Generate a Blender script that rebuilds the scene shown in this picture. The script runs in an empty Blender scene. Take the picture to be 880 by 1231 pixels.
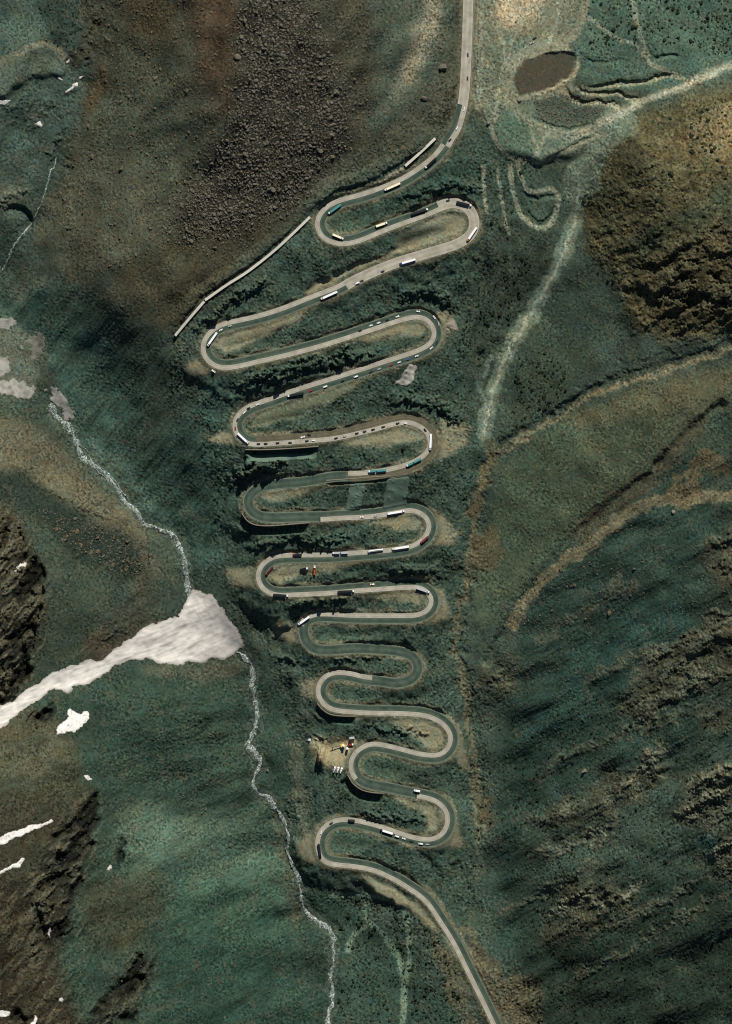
import bpy, bmesh, math, random
import numpy as np
from mathutils import Vector, Matrix, Euler

rng = np.random.default_rng(11)
random.seed(5)
SC = bpy.context.scene
COL = SC.collection
CAM_H = 40000.0
SUN_AZ, SUN_EL = math.radians(14.0), math.radians(47.0)

# ------------------------------------------------------------------ helpers: colour, objects
def lin(c):
    c = np.asarray(c, float) / 255.0
    return np.where(c <= 0.04045, c / 12.92, ((c + 0.055) / 1.055) ** 2.4)

def tag(o, label=None, cat=None, group=None, kind=None):
    if label: o['label'] = label
    if cat: o['category'] = cat
    if group: o['group'] = group
    if kind: o['kind'] = kind
    return o

def link(o, parent=None):
    COL.objects.link(o)
    if parent is not None: o.parent = parent
    return o

def mesh_np(name, verts, faces, mat=None, smooth=False, uv=None, col=None):
    """verts (n,3), faces (m,3|4) index array -> object (unlinked)."""
    me = bpy.data.meshes.new(name)
    verts = np.asarray(verts, np.float32); faces = np.asarray(faces, np.int32)
    k = faces.shape[1]; n = len(faces)
    me.vertices.add(len(verts)); me.vertices.foreach_set('co', verts.ravel())
    me.loops.add(n * k); me.loops.foreach_set('vertex_index', faces.ravel())
    me.polygons.add(n)
    me.polygons.foreach_set('loop_start', np.arange(0, n * k, k, dtype=np.int32))
    me.polygons.foreach_set('loop_total', np.full(n, k, np.int32))
    me.polygons.foreach_set('use_smooth', np.full(n, smooth, bool))
    if uv is not None:
        l = me.uv_layers.new(name='UVMap')
        l.data.foreach_set('uv', np.asarray(uv, np.float32)[faces.ravel()].ravel())
    if col is not None:
        a = me.attributes.new('soil', 'FLOAT_COLOR', 'POINT')
        c4 = np.ones((len(verts), 4), np.float32); c4[:, :3] = col
        a.data.foreach_set('color', c4.ravel())
    me.update(calc_edges=True)
    if mat: me.materials.append(mat)
    return bpy.data.objects.new(name, me)

# ------------------------------------------------------------------ numpy fields
M = 40
NX, NY = 880 + 2 * M + 1, 1231 + 2 * M + 1
gu = np.arange(NX, dtype=np.float32) - M
gv = np.arange(NY, dtype=np.float32) - M
U, V = np.meshgrid(gu, gv)
_fx = np.fft.rfftfreq(NX)[None, :]; _fy = np.fft.fftfreq(NY)[:, None]

def spec(lo, hi, beta=1.0, ang=None, ratio=1.0, seed=0):
    """filtered white noise, wavelengths lo..hi px, unit std; ang = streak direction (deg, image axes u right v down)"""
    r = np.random.default_rng(seed)
    w = np.fft.rfft2(r.standard_normal((NY, NX)))
    if ang is None:
        f = np.sqrt(_fx ** 2 + _fy ** 2)
    else:
        a = math.radians(ang)
        fa = _fx * math.cos(a) + _fy * math.sin(a)      # along streak
        fb = -_fx * math.sin(a) + _fy * math.cos(a)
        f = np.sqrt((fa * ratio) ** 2 + fb ** 2)
    f = np.maximum(f, 1e-6)
    g = f ** -beta * np.exp(-(f * lo) ** 4) * (1 - np.exp(-(f * hi) ** 4))
    out = np.fft.irfft2(w * g, s=(NY, NX))
    return (out / out.std()).astype(np.float32)

def sstep(x, a, b):
    t = np.clip((x - a) / (b - a), 0, 1); return t * t * (3 - 2 * t)

WU = spec(8, 60, 1.2, seed=1) * 3.2 + spec(3, 9, 0.6, seed=3) * 1.1
WV = spec(8, 60, 1.2, seed=2) * 3.2 + spec(3, 9, 0.6, seed=4) * 1.1

def box(u0, u1, v0, v1):
    i0, i1 = max(0, int(u0 + M)), min(NX, int(u1 + M) + 2)
    j0, j1 = max(0, int(v0 + M)), min(NY, int(v1 + M) + 2)
    if i1 <= i0 or j1 <= j0: return None
    return slice(j0, j1), slice(i0, i1)

def pip(px, py, poly):
    ins = np.zeros(px.shape, bool)
    n = len(poly)
    for k in range(n):
        x1, y1 = poly[k]; x2, y2 = poly[(k + 1) % n]
        if y1 == y2: continue
        c = (y1 > py) != (y2 > py)
        ins ^= c & (px < (x2 - x1) * (py - y1) / (y2 - y1) + x1)
    return ins

def blur(a, r):
    r = int(round(r))
    if r < 1: return a
    for ax in (0, 1):
        for _ in range(2):
            n = a.shape[ax]
            p = np.pad(a, [(r + 1, r) if k == ax else (0, 0) for k in (0, 1)], mode='edge')
            c = np.cumsum(p, axis=ax, dtype=np.float64)
            a = (np.take(c, range(2 * r + 1, 2 * r + 1 + n), ax) - np.take(c, range(0, n), ax)) / (2 * r + 1)
    return a.astype(np.float32)

def pmask(poly, f=6, w=1.0):
    p = np.asarray(poly, float); mg = 3 * f + 12 * w + 2
    b = box(p[:, 0].min() - mg, p[:, 0].max() + mg, p[:, 1].min() - mg, p[:, 1].max() + mg)
    if b is None: return None, None
    m = pip(U[b] + WU[b] * w, V[b] + WV[b] * w, poly).astype(np.float32)
    return b, blur(m, f / 2)

def resample(pts, step):
    p = np.asarray(pts, float)
    d = np.r_[0, np.cumsum(np.hypot(*np.diff(p, axis=0).T))]
    n = max(2, int(d[-1] / step) + 1); t = np.linspace(0, d[-1], n)
    return np.stack([np.interp(t, d, p[:, k]) for k in range(p.shape[1])], 1)

def spline(pts, step=3.0):
    p = np.asarray(pts, float); out = []
    P = np.vstack([2 * p[0] - p[1], p, 2 * p[-1] - p[-2]])
    for i in range(1, len(P) - 2):
        p0, p1, p2, p3 = P[i - 1:i + 3]
        for t in np.linspace(0, 1, 10, endpoint=False):
            out.append(0.5 * ((2 * p1) + (-p0 + p2) * t + (2 * p0 - 5 * p1 + 4 * p2 - p3) * t * t + (-p0 + 3 * p1 - 3 * p2 + p3) * t ** 3))
    out.append(p[-1])
    return resample(out, step)

def dline(pts, R, w=0.0):
    """distance + signed side + fraction along polyline, inside radius R (inf elsewhere)"""
    D = np.full((NY, NX), 1e9, np.float32); T = np.zeros((NY, NX), np.float32); S = np.zeros((NY, NX), np.float32)
    p = np.asarray(pts, float)
    L = np.r_[0, np.cumsum(np.hypot(*np.diff(p, axis=0).T))]
    for k in range(len(p) - 1):
        (x1, y1), (x2, y2) = p[k][:2], p[k + 1][:2]
        b = box(min(x1, x2) - R, max(x1, x2) + R, min(y1, y2) - R, max(y1, y2) + R)
        if b is None: continue
        dx, dy = x2 - x1, y2 - y1; l2 = dx * dx + dy * dy + 1e-9
        qx = U[b] + WU[b] * w - x1; qy = V[b] + WV[b] * w - y1
        t = np.clip((qx * dx + qy * dy) / l2, 0, 1)
        d = np.hypot(qx - t * dx, qy - t * dy)
        s = (qx * dy - qy * dx)                       # >0 : left of travel
        m = d < D[b]
        D[b] = np.where(m, d, D[b]); S[b] = np.where(m, np.sign(s), S[b])
        T[b] = np.where(m, (L[k] + t * (L[k + 1] - L[k])) / L[-1], T[b])
    return D, S, T

# ------------------------------------------------------------------ the road, traced along its concrete lane
# kind: c = concrete lane traced, w = both lanes concrete (centre traced), d = bare road (centre traced), t = concrete + gravel lane
RD = [(566,-60,'w'),(564,-30,'w'),(562.5,0,'w'),(561,50,'w'),(558.5,102,'w'),(556.5,122,'w'),
 (557.6,131,'k'),(551,155,'k'),(541,171,'k'),
 (528.7,180.7,'c'),(511.6,197.7,'c'),(481,217.5,'c'),(440,233.5,'c'),(409.3,242,'c'),(392.3,250.6,'c'),(383.8,261.5,'c'),(381.5,272,'c'),(387,284.7,'c'),(399,292,'c'),
 (414.4,294,'c'),(433,290,'c'),(467,276,'c'),(501.4,263.5,'c'),(522,255.5,'c'),
 (532,247.5,'w'),(545.5,245.3,'w'),(559,249,'w'),(567.5,258.5,'w'),(570,271,'w'),(566,282,'w'),(556,290.5,'w'),(540,297.5,'w'),(511,306,'w'),(467,320,'w'),(426,338,'w'),
 (406,345.5,'c'),(375,357.5,'c'),(341,371,'c'),(311.9,380.2,'c'),(284.6,386.4,'c'),(266.8,391,'c'),(254.6,398.6,'c'),(246.4,409.6,'c'),(244.6,420.5,'c'),(247.7,430,'c'),(255.9,438.2,'c'),(268.2,442.3,'c'),(284.6,441,'c'),
 (311.9,434.8,'c'),(347.3,426.6,'c'),(392,414.5,'c'),(443.4,398,'c'),(481,385.5,'c'),(501.4,381.5,'c'),(515,386.5,'c'),(522,400,'c'),(516.7,413.5,'c'),(498,423.4,'c'),(460.5,435.6,'c'),(409.3,452.4,'c'),(358,468.3,'c'),
 (324.6,480,'c'),(304,487,'c'),(291.8,493.9,'c'),(284.3,502.7,'c'),(282.3,512.3,'c'),(284.3,520.5,'c'),(290.5,528.6,'c'),(300,533.6,'c'),
 (313.6,534.2,'t'),(338,532.7,'t'),(365.5,530.4,'t'),(402.5,527,'t'),(443.4,518,'t'),(481,508.4,'t'),(498,509.7,'t'),(511.6,518.2,'t'),(517.2,531.8,'t'),(511.6,545.5,'t'),(494.5,556.5,'t'),(467.3,564.3,'t'),(433,569,'t'),
 (405,572.5,'d'),(361.8,579.5,'d'),(334.5,581.5,'d'),(314,585.5,'d'),(301.8,593.5,'d'),(298,603.6,'d'),(302.5,614.5,'d'),(314,621,'d'),(334.5,622.5,'d'),(361.8,621.6,'d'),(377,621.3,'d'),
 (390,624.2,'c'),(408,622.9,'c'),(444.5,621,'c'),(472,617,'c'),(492,613.6,'c'),(504.5,616.4,'c'),(513.2,623.6,'c'),(516,632.7,'c'),(513.2,641.8,'c'),(504.5,651.4,'c'),(492,657.5,'c'),(462.7,662,'c'),(426.4,664.8,'c'),
 (395.5,667,'c'),(362.8,667.3,'c'),(345,667.6,'c'),(330,669.3,'c'),(319,675.5,'c'),(312.3,683.7,'c'),(310.2,693.2,'c'),(313.6,704,'c'),(323.2,712.3,'c'),(335.5,715.5,'c'),(354.6,715,'c'),(395.5,713,'c'),
 (426.8,710.3,'c'),(461,708,'c'),(488.2,706.2,'c'),(504.6,706.8,'c'),(514,712.3,'c'),(518.7,720.5,'c'),(516.6,730,'c'),(508.7,737,'c'),(496.4,740,'c'),(474.6,740.3,'c'),(447.3,740.3,'c'),(420,739.8,'c'),(395.5,738.4,'c'),
 (381.8,738.5,'c'),(371.5,741.3,'c'),(364,746.4,'c'),
 (364.5,758,'d'),(368,771,'d'),(378,780,'d'),(395,782,'d'),(426.4,780,'d'),(460.5,781.4,'d'),(487.8,785.4,'d'),(499,793,'d'),(502.5,804.6,'d'),(495,816.5,'d'),(477.5,821.5,'d'),(458,819,'d'),
 (438.3,814,'c'),(419.6,809.7,'c'),(402.5,808.9,'c'),(389.5,814.8,'c'),(382.5,826.7,'c'),(383.8,838.7,'c'),(392.3,849,'c'),(406,854.5,'c'),(443.4,857.4,'c'),(481,858,'c'),(511.6,860.8,'c'),(531,869.4,'c'),(541.3,883,'c'),(540,897,'c'),(529,907.5,'c'),(508.2,907.5,'c'),(484.3,901.7,'c'),
 (464,896.8,'c'),(446.8,895,'c'),(433,900.5,'c'),(425.2,908.6,'c'),(421.8,918.2,'c'),(423.5,930,'c'),
 (434,939,'d'),(446,944,'d'),(467.3,947.7,'d'),(490,952.5,'d'),
 (511,959.3,'c'),(524.6,964,'c'),(534,972.3,'c'),(538.2,981.8,'c'),(537.5,992.7,'c'),(532.7,1002.3,'c'),(523.2,1008.6,'c'),(511,1009.8,'c'),(494.5,1007,'c'),(474,1000.2,'c'),(453.6,993.4,'c'),(440,989.8,'c'),
 (424.6,986.8,'c'),(408.2,986.4,'c'),(394.6,991.4,'c'),(385,1001,'c'),(381.6,1013.2,'c'),(383,1025.5,'c'),(388.5,1035,'c'),(400,1039.8,'c'),(424.6,1042.5,'c'),(446.4,1046.6,'c'),(465.5,1054,'c'),(487.8,1066.5,'c'),
 (511.6,1084,'c'),(528.7,1108,'c'),(545.8,1135.2,'c'),(562.8,1169.3,'c'),(579.8,1203.4,'c'),(592,1229,'c'),(606,1258,'c'),(632,1310,'c')]
xy = np.array([(a, b) for a, b, _ in RD], float)
tg = np.gradient(xy, axis=0); tg /= np.linalg.norm(tg, axis=1)[:, None]
nl = np.stack([tg[:, 1], -tg[:, 0]], 1)                    # left of travel (image axes)
shift = {'c': 0.0, 't': 0.0, 'k': -6.0, 'w': -3.1, 'd': -3.1}
xy = xy + nl * np.array([shift[k] for *_, k in RD])[:, None]
KINDS = [k for *_, k in RD]
_dense = []
P = np.vstack([2 * xy[0] - xy[1], xy, 2 * xy[-1] - xy[-2]])
for i in range(1, len(P) - 2):
    p0, p1, p2, p3 = P[i - 1:i + 3]
    for t in np.linspace(0, 1, 8, endpoint=False):
        q = 0.5 * ((2 * p1) + (-p0 + p2) * t + (2 * p0 - 5 * p1 + 4 * p2 - p3) * t * t + (-p0 + 3 * p1 - 3 * p2 + p3) * t ** 3)
        _dense.append((q[0], q[1], i - 1 + t))
_dense = np.array(_dense)
_L = np.r_[0, np.cumsum(np.hypot(*np.diff(_dense[:, :2], axis=0).T))]
NR = int(_L[-1] / 2.5)
S = np.linspace(0, _L[-1], NR)
RC = np.stack([np.interp(S, _L, _dense[:, k]) for k in range(3)], 1)
for _ in range(3):
    RC[1:-1, :2] = 0.25 * RC[:-2, :2] + 0.5 * RC[1:-1, :2] + 0.25 * RC[2:, :2]
RT = np.gradient(RC[:, :2], axis=0); RT /= np.linalg.norm(RT, axis=1)[:, None]
RN = np.stack([RT[:, 1], -RT[:, 0]], 1)
RK = [KINDS[min(len(KINDS) - 1, int(round(q)))] for q in RC[:, 2]]
# height along the road: gentle at the top, then an even grade
s_top = S[np.argmin(np.hypot(RC[:, 0] - 545, RC[:, 1] - 165))]
RZ = np.where(S < s_top, 150 - 6 * S / s_top, 144 - 262 * (S - s_top) / (S[-1] - s_top))
W_L, W_R = 9.7, 3.2                                        # road reaches 9.7 m left and 3.2 m right of the concrete-lane centre
RMID = RC[:, :2] + RN * (W_L - W_R) / 2

# ------------------------------------------------------------------ base relief (thin-plate surface through surveyed-looking heights)
CP = [(-40,-40,150),(0,60,120),(60,40,112),(100,100,98),(130,0,128),(75,190,82),(45,262,58),(0,330,28),(-40,360,15),(-40,200,110),(0,180,92),(20,240,70),
 (170,0,170),(250,0,228),(330,0,240),(430,0,225),(510,0,178),(150,120,140),(250,120,196),(350,110,205),(450,110,178),(520,110,160),(330,200,168),(420,200,150),
 (150,260,116),(240,240,140),(100,320,92),(150,370,96),(210,395,94),(90,400,38),(140,460,18),(60,470,4),(90,530,-12),(130,575,-24),(180,630,-38),(222,670,-38),(228,712,-43),
 (200,540,16),(240,600,-6),(265,680,-24),(262,720,-38),(298,745,-40),(318,775,-48),(0,500,16),(-40,560,45),(50,560,2),(100,620,-8),(160,690,-34),(0,640,55),(40,720,42),(-40,760,100),(100,740,2),(160,740,-32),
 (60,815,2),(0,860,35),(-40,880,55),(120,785,-24),(180,770,-38),(240,755,-50),(285,775,-58),(304,830,-74),(302,890,-88),(340,985,-114),(347,1026,-122),(375,1105,-134),(400,1146,-140),(396,1231,-150),(392,1270,-153),
 (345,900,-84),(338,755,-43),(340,830,-66),(100,880,12),(40,920,70),(-40,960,140),(100,960,52),(60,1050,105),(150,960,-20),(200,900,-44),(250,860,-66),(220,1000,-64),(290,960,-96),
 (150,1060,6),(-40,1100,190),(0,1160,150),(100,1140,70),(200,1100,-52),(300,1080,-122),(170,1200,10),(250,1200,-84),(100,1260,88),(-40,1270,180),(340,1200,-138),(450,1150,-138),(480,1231,-142),(430,1090,-128),
 (600,0,152),(640,60,151),(700,60,153),(760,20,160),(880,0,168),(920,-40,172),(830,60,160),(620,150,143),(700,130,147),(760,135,150),(870,85,160),(705,175,140),(690,260,113),(640,375,68),(590,460,46),(580,520,34),
 (600,250,118),(640,280,112),(610,350,82),(570,400,66),(760,190,196),(830,160,210),(920,130,220),(800,280,210),(880,240,240),(920,330,262),(740,300,152),(720,370,116),(800,390,170),(880,405,204),(760,450,140),(690,485,92),(610,530,42),
 (670,430,84),(880,470,192),(800,520,150),(700,560,88),(620,600,30),(580,620,4),(880,500,186),(790,565,126),(720,620,74),(650,700,20),(600,770,-24),(575,820,-50),(920,600,220),(820,600,142),(760,660,98),(700,740,42),
 (880,720,190),(800,760,118),(720,840,38),(640,860,-24),(590,900,-70),(570,700,-22),(550,770,-42),(565,870,-74),(572,960,-94),(580,1050,-108),(920,850,215),(840,880,140),(760,930,66),(680,960,-8),(620,1020,-70),
 (920,1000,190),(840,1030,112),(760,1060,42),(690,1100,-18),(620,1130,-88),(590,1120,-104),(920,1150,150),(830,1180,66),(740,1200,-8),(660,1231,-80),(620,1231,-112),(560,1100,-116),(920,1270,120)]
ctrl = [(a, b, c) for a, b, c in CP]
for k in range(0, NR, 14):
    if RK[k] in 'ctd': ctrl.append((RMID[k, 0], RMID[k, 1], RZ[k]))
    elif S[k] < s_top or k % 28 == 0: ctrl.append((RMID[k, 0], RMID[k, 1], RZ[k]))
ctrl = np.array(ctrl)
cx = ctrl[:, :2] / 300.0
def tps(r2): return 0.5 * r2 * np.log(np.maximum(r2, 1e-12))
n = len(cx)
K = tps(((cx[:, None] - cx[None]) ** 2).sum(-1)) + np.eye(n) * 0.004
Pm = np.c_[np.ones(n), cx]
A = np.block([[K, Pm], [Pm.T, np.zeros((3, 3))]])
sol = np.linalg.solve(A, np.r_[ctrl[:, 2], 0, 0, 0])
cu = np.arange(-M - 8, 880 + M + 17, 8.0); cv = np.arange(-M - 8, 1231 + M + 17, 8.0)
CU, CV = np.meshgrid(cu / 300, cv / 300)
Hc = sol[n] + sol[n + 1] * CU + sol[n + 2] * CV
for k in range(n):
    Hc += sol[k] * tps((CU - cx[k, 0]) ** 2 + (CV - cx[k, 1]) ** 2)
def bil(A, fx, fy):
    x0 = np.clip(np.floor(fx).astype(int), 0, A.shape[1] - 2); y0 = np.clip(np.floor(fy).astype(int), 0, A.shape[0] - 2)
    tx = np.clip(fx - x0, 0, 1); ty = np.clip(fy - y0, 0, 1)
    return (A[y0, x0] * (1 - tx) + A[y0, x0 + 1] * tx) * (1 - ty) + (A[y0 + 1, x0] * (1 - tx) + A[y0 + 1, x0 + 1] * tx) * ty
H = blur(bil(Hc, (U - cu[0]) / 8, (V - cv[0]) / 8).astype(np.float32), 5)

# ------------------------------------------------------------------ shared outlines (photo-plan metres: u east, v south)
OUT_NE = [(716,172),(760,146),(815,122),(890,98),(920,95),(920,412),(850,408),(800,412),(752,402),(744,350),(700,300),(697,240)]
OUT_CORE = [(752,338),(780,312),(830,292),(920,282),(920,392),(850,385),(790,400),(762,394)]
BOULD = [(288,30),(300,-10),(365,-10),(395,60),(425,120),(420,170),(385,205),(365,238),(320,262),(265,290),(215,300),(205,250),(245,205),(282,150),(286,90)]
SCARP = [(-40,290),(20,330),(60,322),(95,345),(130,372),(175,398),(215,404),(250,440),(290,470),(270,520),(280,560),(285,640),(262,690),(232,706),(215,650),(185,628),(140,585),(95,520),(60,460),(20,400),(-40,370)]
LEFT_CLIFF1 = [(-40,610),(10,612),(28,640),(50,672),(52,720),(45,770),(30,820),(5,852),(-40,860)]
LEFT_CLIFF2 = [(102,950),(120,968),(116,1012),(100,1052),(86,1082),(84,1112),(66,1144),(40,1142),(42,1080),(38,1050),(62,1010),(84,975)]
LEFT_CLIFF3 = [(170,1140),(188,1150),(180,1180),(160,1205),(130,1240),(105,1240),(118,1205),(145,1170)]
MORAINE = [(38,610),(80,618),(120,628),(160,640),(182,668),(172,690),(140,690),(110,672),(80,655)]
OUT_R = [[(768,806),(800,780),(840,762),(920,730),(920,800),(860,815),(815,840),(770,862),(738,856)],
         [(845,660),(880,640),(920,640),(920,700),(870,700),(840,690)],[(850,740),(880,730),(920,725),(920,765),(870,765)],
         [(640,986),(660,972),(700,960),(740,930),(790,912),(800,940),(760,968),(725,985),(690,1000),(655,1002)],
         [(660,1090),(700,1055),(745,1050),(765,1070),(730,1100),(690,1130),(650,1135)],
         [(800,980),(830,930),(860,920),(920,905),(920,1050),(880,1055),(850,1040),(860,1000),(830,995)],
         [(826,858),(860,842),(890,850),(880,880),(850,880)],[(580,800),(615,788),(628,812),(610,835),(582,835)],
         [(740,1095),(765,1075),(775,1090),(755,1110)]]
FAN = [(612,545),(680,505),(760,470),(860,452),(880,468),(862,486),(835,510),(790,562),(740,600),(690,640),(640,690),(600,740),(578,760),(570,700),(585,640),(598,590)]
STREAM = [(59.7,485.8),(68,501),(83.5,514.8),(90.4,531.8),(102.3,552.3),(122.7,566),(134.7,579.6),(148,600),(162,613.6),(174,629),(191,635.8),(208,642.6),(216.5,658),(223.3,675),(225,699),(228,716)]
STREAM2 = [(284,784),(296.6,792),(303.6,804.6),(303.6,831.8),(308.8,859),(302,886.4),(299.5,896.6),(312,915.3),(303.6,944.3),(324,963),(337.7,981.8),(346.3,1002.3),(346.3,1026),(358.2,1053.4),(363.3,1087.5),(375.2,1104.6),(397.4,1121.6),(400.8,1145.5),(397.4,1183),(400.8,1203.4),(394,1227),(390,1275)]
STREAM0 = [(70,190),(58,218),(47.7,252.3),(32.4,276),(17,298),(10,312),(0,327),(-42,356)]
WASH = [(920,70),(872,92),(800,116),(745,148),(715,176),(696,225),(690,270),(665,330),(630,390),(603,440),(588,490),(580,522)]
GULLY_N = [(920,395),(880,412),(830,432),(800,440),(745,455),(700,478),(660,500),(630,520),(600,532)]
GULLY_S = [(865,488),(840,508),(800,548),(782,572),(745,596),(715,625),(680,655),(640,705),(612,752),(585,795)]
GULLY_E = [(590,545),(575,600),(567,650),(562,700),(548,750),(549,785),(560,830),(566,880),(572,940),(575,1000)]
TONGUE = [(-42,888),(-42,868),(0,850),(20.5,838.7),(41,823.3),(68,808),(102,796),(126,791),(146.6,774),(170.5,757),(194,746.6),(216,740),(223,722),(232,709),(240,709),(251,716),(266,729.6),(279.6,750),(290,763.7),(293,778),(286,787),(272.8,791),(245.5,796),(211.4,797.7),(191,796),(177.3,791),(156.8,794.3),(133,804.6),(105.7,820),(87,826.7),(88.6,832),(81.8,835),(70,828.4),(58,832),(34,849),(13.6,864),(0,873)]
PIT = [(619,92),(628,76),(652,69),(679,63.5),(691,67.5),(692,74),(685,90),(681,97),(638,115),(624,116.5),(618,106)]
LOOP_ROAD = [(703,-20),(702.7,0),(699,20),(694,36),(679,50),(662,57),(641,61),(620,70),(611,86),(609,108),(615,130),(631,147),(645,157),(668,163.5),(692,163),(716,153),(730,143),(757,130),(785,118),(819,107),(839,96),(880,80),(930,66)]
TERR = [([(699,101),(706,105),(727,101.5),(750,98.5),(778,95),(802,88),(819,92)], 5), ([(692,103),(698,109),(716,111.5),(740,109.5),(750,114.5),(771,117.5)], 4.5), ([(680,104),(686,116.5),(699,121.5),(723,121.5),(747,128)], 4.5)]
TRACKS = [([(587,150),(593.6,167),(607,186),(624,194),(648,196),(668.6,189),(692.5,176),(720,164)], 1.8), ([(638,160),(644,176),(648,191)], 1.2), ([(621,196),(628,218),(638,231),(662,228),(669,235)], 1.6), ([(613,200),(617.5,238),(628,262),(645,274),(658,273),(667,259),(671,235)], 2.0),
 ([(754,-20),(764,27),(771,51),(779.5,76.7),(791,84),(815,92)], 1.8), ([(744,51),(761,54),(771,68)], 1.2), ([(580,201),(582,230),(585,255)], 1.4), ([(577,-20),(576,60),(575,130)], 3), ([(598,40),(606,70),(600,110),(594,145)], 2.0), ([(625,20),(612,60)], 1.5), ([(598,205),(602,240),(612,282)], .8), ([(660,160),(648,176),(640,192)], 1.3), ([(660,52),(668,30),(672,0)], 1.5), ([(700,20),(716,30),(744,51)], 1.2)]

# turnouts and filled aprons beside the hairpins
PADS = [[(222,438),(238,432),(250,442),(268,447),(245,452),(228,452)], [(246,528),(270,518),(286,522),(293,533),(262,533)], [(268,685),(300,680),(306,695),(316,712),(296,706),(276,702)],
        [(530,500),(568,516),(560,532),(535,552),(520,556),(528,535)], [(524,612),(552,640),(545,655),(520,655),(530,640)], [(526,700),(545,742),(525,748),(510,748),(525,730)],
        [(328,752),(352,760),(358,772),(345,770),(330,762)], [(522,376),(540,372),(545,384),(536,404),(522,424),(510,428),(528,408)], [(548,868),(560,905),(568,930),(555,925),(545,910)],
        [(545,980),(558,1020),(540,1020),(530,1018)], [(370,890),(382,886),(398,892),(410,886),(430,890),(420,905),(414,925),(400,928),(380,915)], [(362,820),(378,816),(382,840),(366,836)],
        [(355,1018),(372,1000),(376,1020),(382,1038),(362,1036)], [(320,745),(350,752),(355,760),(330,758)]]
INFIL = [[(478,288),(500,274),(528,259),(545,256),(557,260),(562,270),(556,281),(538,289),(480,304)],
 [(257,414),(264,405),(290,399),(320,389),(345,378),(378,364),(352,393),(320,404),(290,418),(270,424)], [(418,408),(470,393),(500,387),(512,392),(511,402),(480,404),(440,413)],
 [(299,512),(310,498),(350,485),(400,470),(442,455),(402,482),(370,496),(340,504),(318,513)], [(408,534),(440,525),(490,513),(505,518),(511,527),(490,533),(440,538)],
 [(312,600),(316,591),(365,588),(376,593),(335,601)], [(442,630),(490,620),(508,627),(503,635),(470,635)], [(322,692),(336,679),(400,675),(445,671),(402,686),(362,692),(338,699)],
 [(430,721),(480,713),(505,715),(511,723),(480,723),(450,721)], [(466,866),(510,866),(530,875),(535,890),(526,900),(512,898),(492,880)], [(466,957),(500,965),(522,972),(530,985),(526,998),(510,1003),(516,990),(508,978),(490,970)],
 [(428,1049),(470,1066),(500,1088),(532,1125),(520,1120),(490,1093),(460,1083),(440,1063)], [(372,358),(400,342),(440,322),(492,301),(515,293),(490,296),(440,313),(400,332),(368,350)]]
INFIL_GREEN = [[(388,1020),(398,1001),(440,998),(474,1009),(440,1017),(402,1034)], [(430,920),(440,906),(462,903),(490,910),(500,920),(470,938),(446,938)], [(376,766),(384,760),(420,757),(460,760),(420,770),(390,773)],
 [(394,832),(402,820),(440,824),(480,830),(440,842),(402,846)], [(392,282),(394,266),(430,254),(470,240),(450,256),(430,272),(405,286)]]
VERGE = [([(312,525),(380,523),(440,511),(482,501)], 3, (96,88,68)), ([(362,587),(432,577),(500,563),(524,545)], 3, (92,82,62)), ([(524,545),(527,530),(520,512),(505,503),(480,502)], 3.5, (92,84,64))]

SHADED_CHASM = [[(117.6,956),(118.6,988.6),(112.5,1012.5),(99,1026),(88.6,1036),(73,1043),(68,1040),(82,1019),(92,1002),(102,992),(82,1002),(65,1016),(58,1023),(68,1005.7),(88.6,985),(105.7,964.8)],
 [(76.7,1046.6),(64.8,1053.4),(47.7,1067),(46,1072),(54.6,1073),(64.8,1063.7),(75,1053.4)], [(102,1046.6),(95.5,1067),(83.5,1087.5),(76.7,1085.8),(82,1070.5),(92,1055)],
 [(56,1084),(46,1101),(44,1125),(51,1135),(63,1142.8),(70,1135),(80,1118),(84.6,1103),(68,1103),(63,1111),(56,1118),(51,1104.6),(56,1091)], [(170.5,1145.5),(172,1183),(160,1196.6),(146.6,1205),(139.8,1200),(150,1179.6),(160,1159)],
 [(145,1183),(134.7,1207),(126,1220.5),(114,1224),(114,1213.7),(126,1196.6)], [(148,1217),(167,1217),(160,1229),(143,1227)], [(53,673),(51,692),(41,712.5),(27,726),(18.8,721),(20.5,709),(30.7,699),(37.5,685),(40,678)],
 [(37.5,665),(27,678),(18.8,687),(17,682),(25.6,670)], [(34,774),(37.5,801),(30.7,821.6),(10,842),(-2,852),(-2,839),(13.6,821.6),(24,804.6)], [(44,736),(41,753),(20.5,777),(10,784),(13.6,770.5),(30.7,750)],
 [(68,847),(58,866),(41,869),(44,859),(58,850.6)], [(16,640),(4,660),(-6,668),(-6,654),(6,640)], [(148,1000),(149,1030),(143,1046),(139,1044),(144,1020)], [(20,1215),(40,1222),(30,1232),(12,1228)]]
# ------------------------------------------------------------------ relief detail
rough = np.full((NY, NX), 0.35, np.float32)
def roughen(poly, a, f=10, w=1.0):
    b, m = pmask(poly, f, w)
    if b is not None: rough[b] = np.maximum(rough[b], m * a)
for o_ in (OUT_NE,): roughen(o_, 1.0)
for o_ in OUT_R: roughen(o_, 1.0, 14, 2)
roughen([(100,20),(230,60),(225,300),(150,330),(100,250)], .5, 20); roughen([(120,800),(290,800),(310,930),(390,1130),(390,1290),(80,1290),(110,1000)], .42, 20); roughen(BOULD, 0.9); D_, _, _ = dline(WASH[3:], 22); rough *= 1 - .85 * (1 - sstep(D_, 8, 20)); roughen(MORAINE, 0.9)
roughen([(560,890),(920,640),(920,1270),(600,1270)], 0.5, 40)
roughen([(690,860),(920,760),(920,1120),(620,1140),(630,960)], 0.7, 30)
roughen([(380,210),(600,180),(640,400),(560,560),(560,1020),(380,980),(300,720),(290,500),(250,420)], 0.4, 20)
n1 = spec(2.2, 7, 0.3, seed=20); n2 = spec(5, 22, 1.0, seed=21); n3 = spec(18, 90, 1.6, seed=22)
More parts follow.
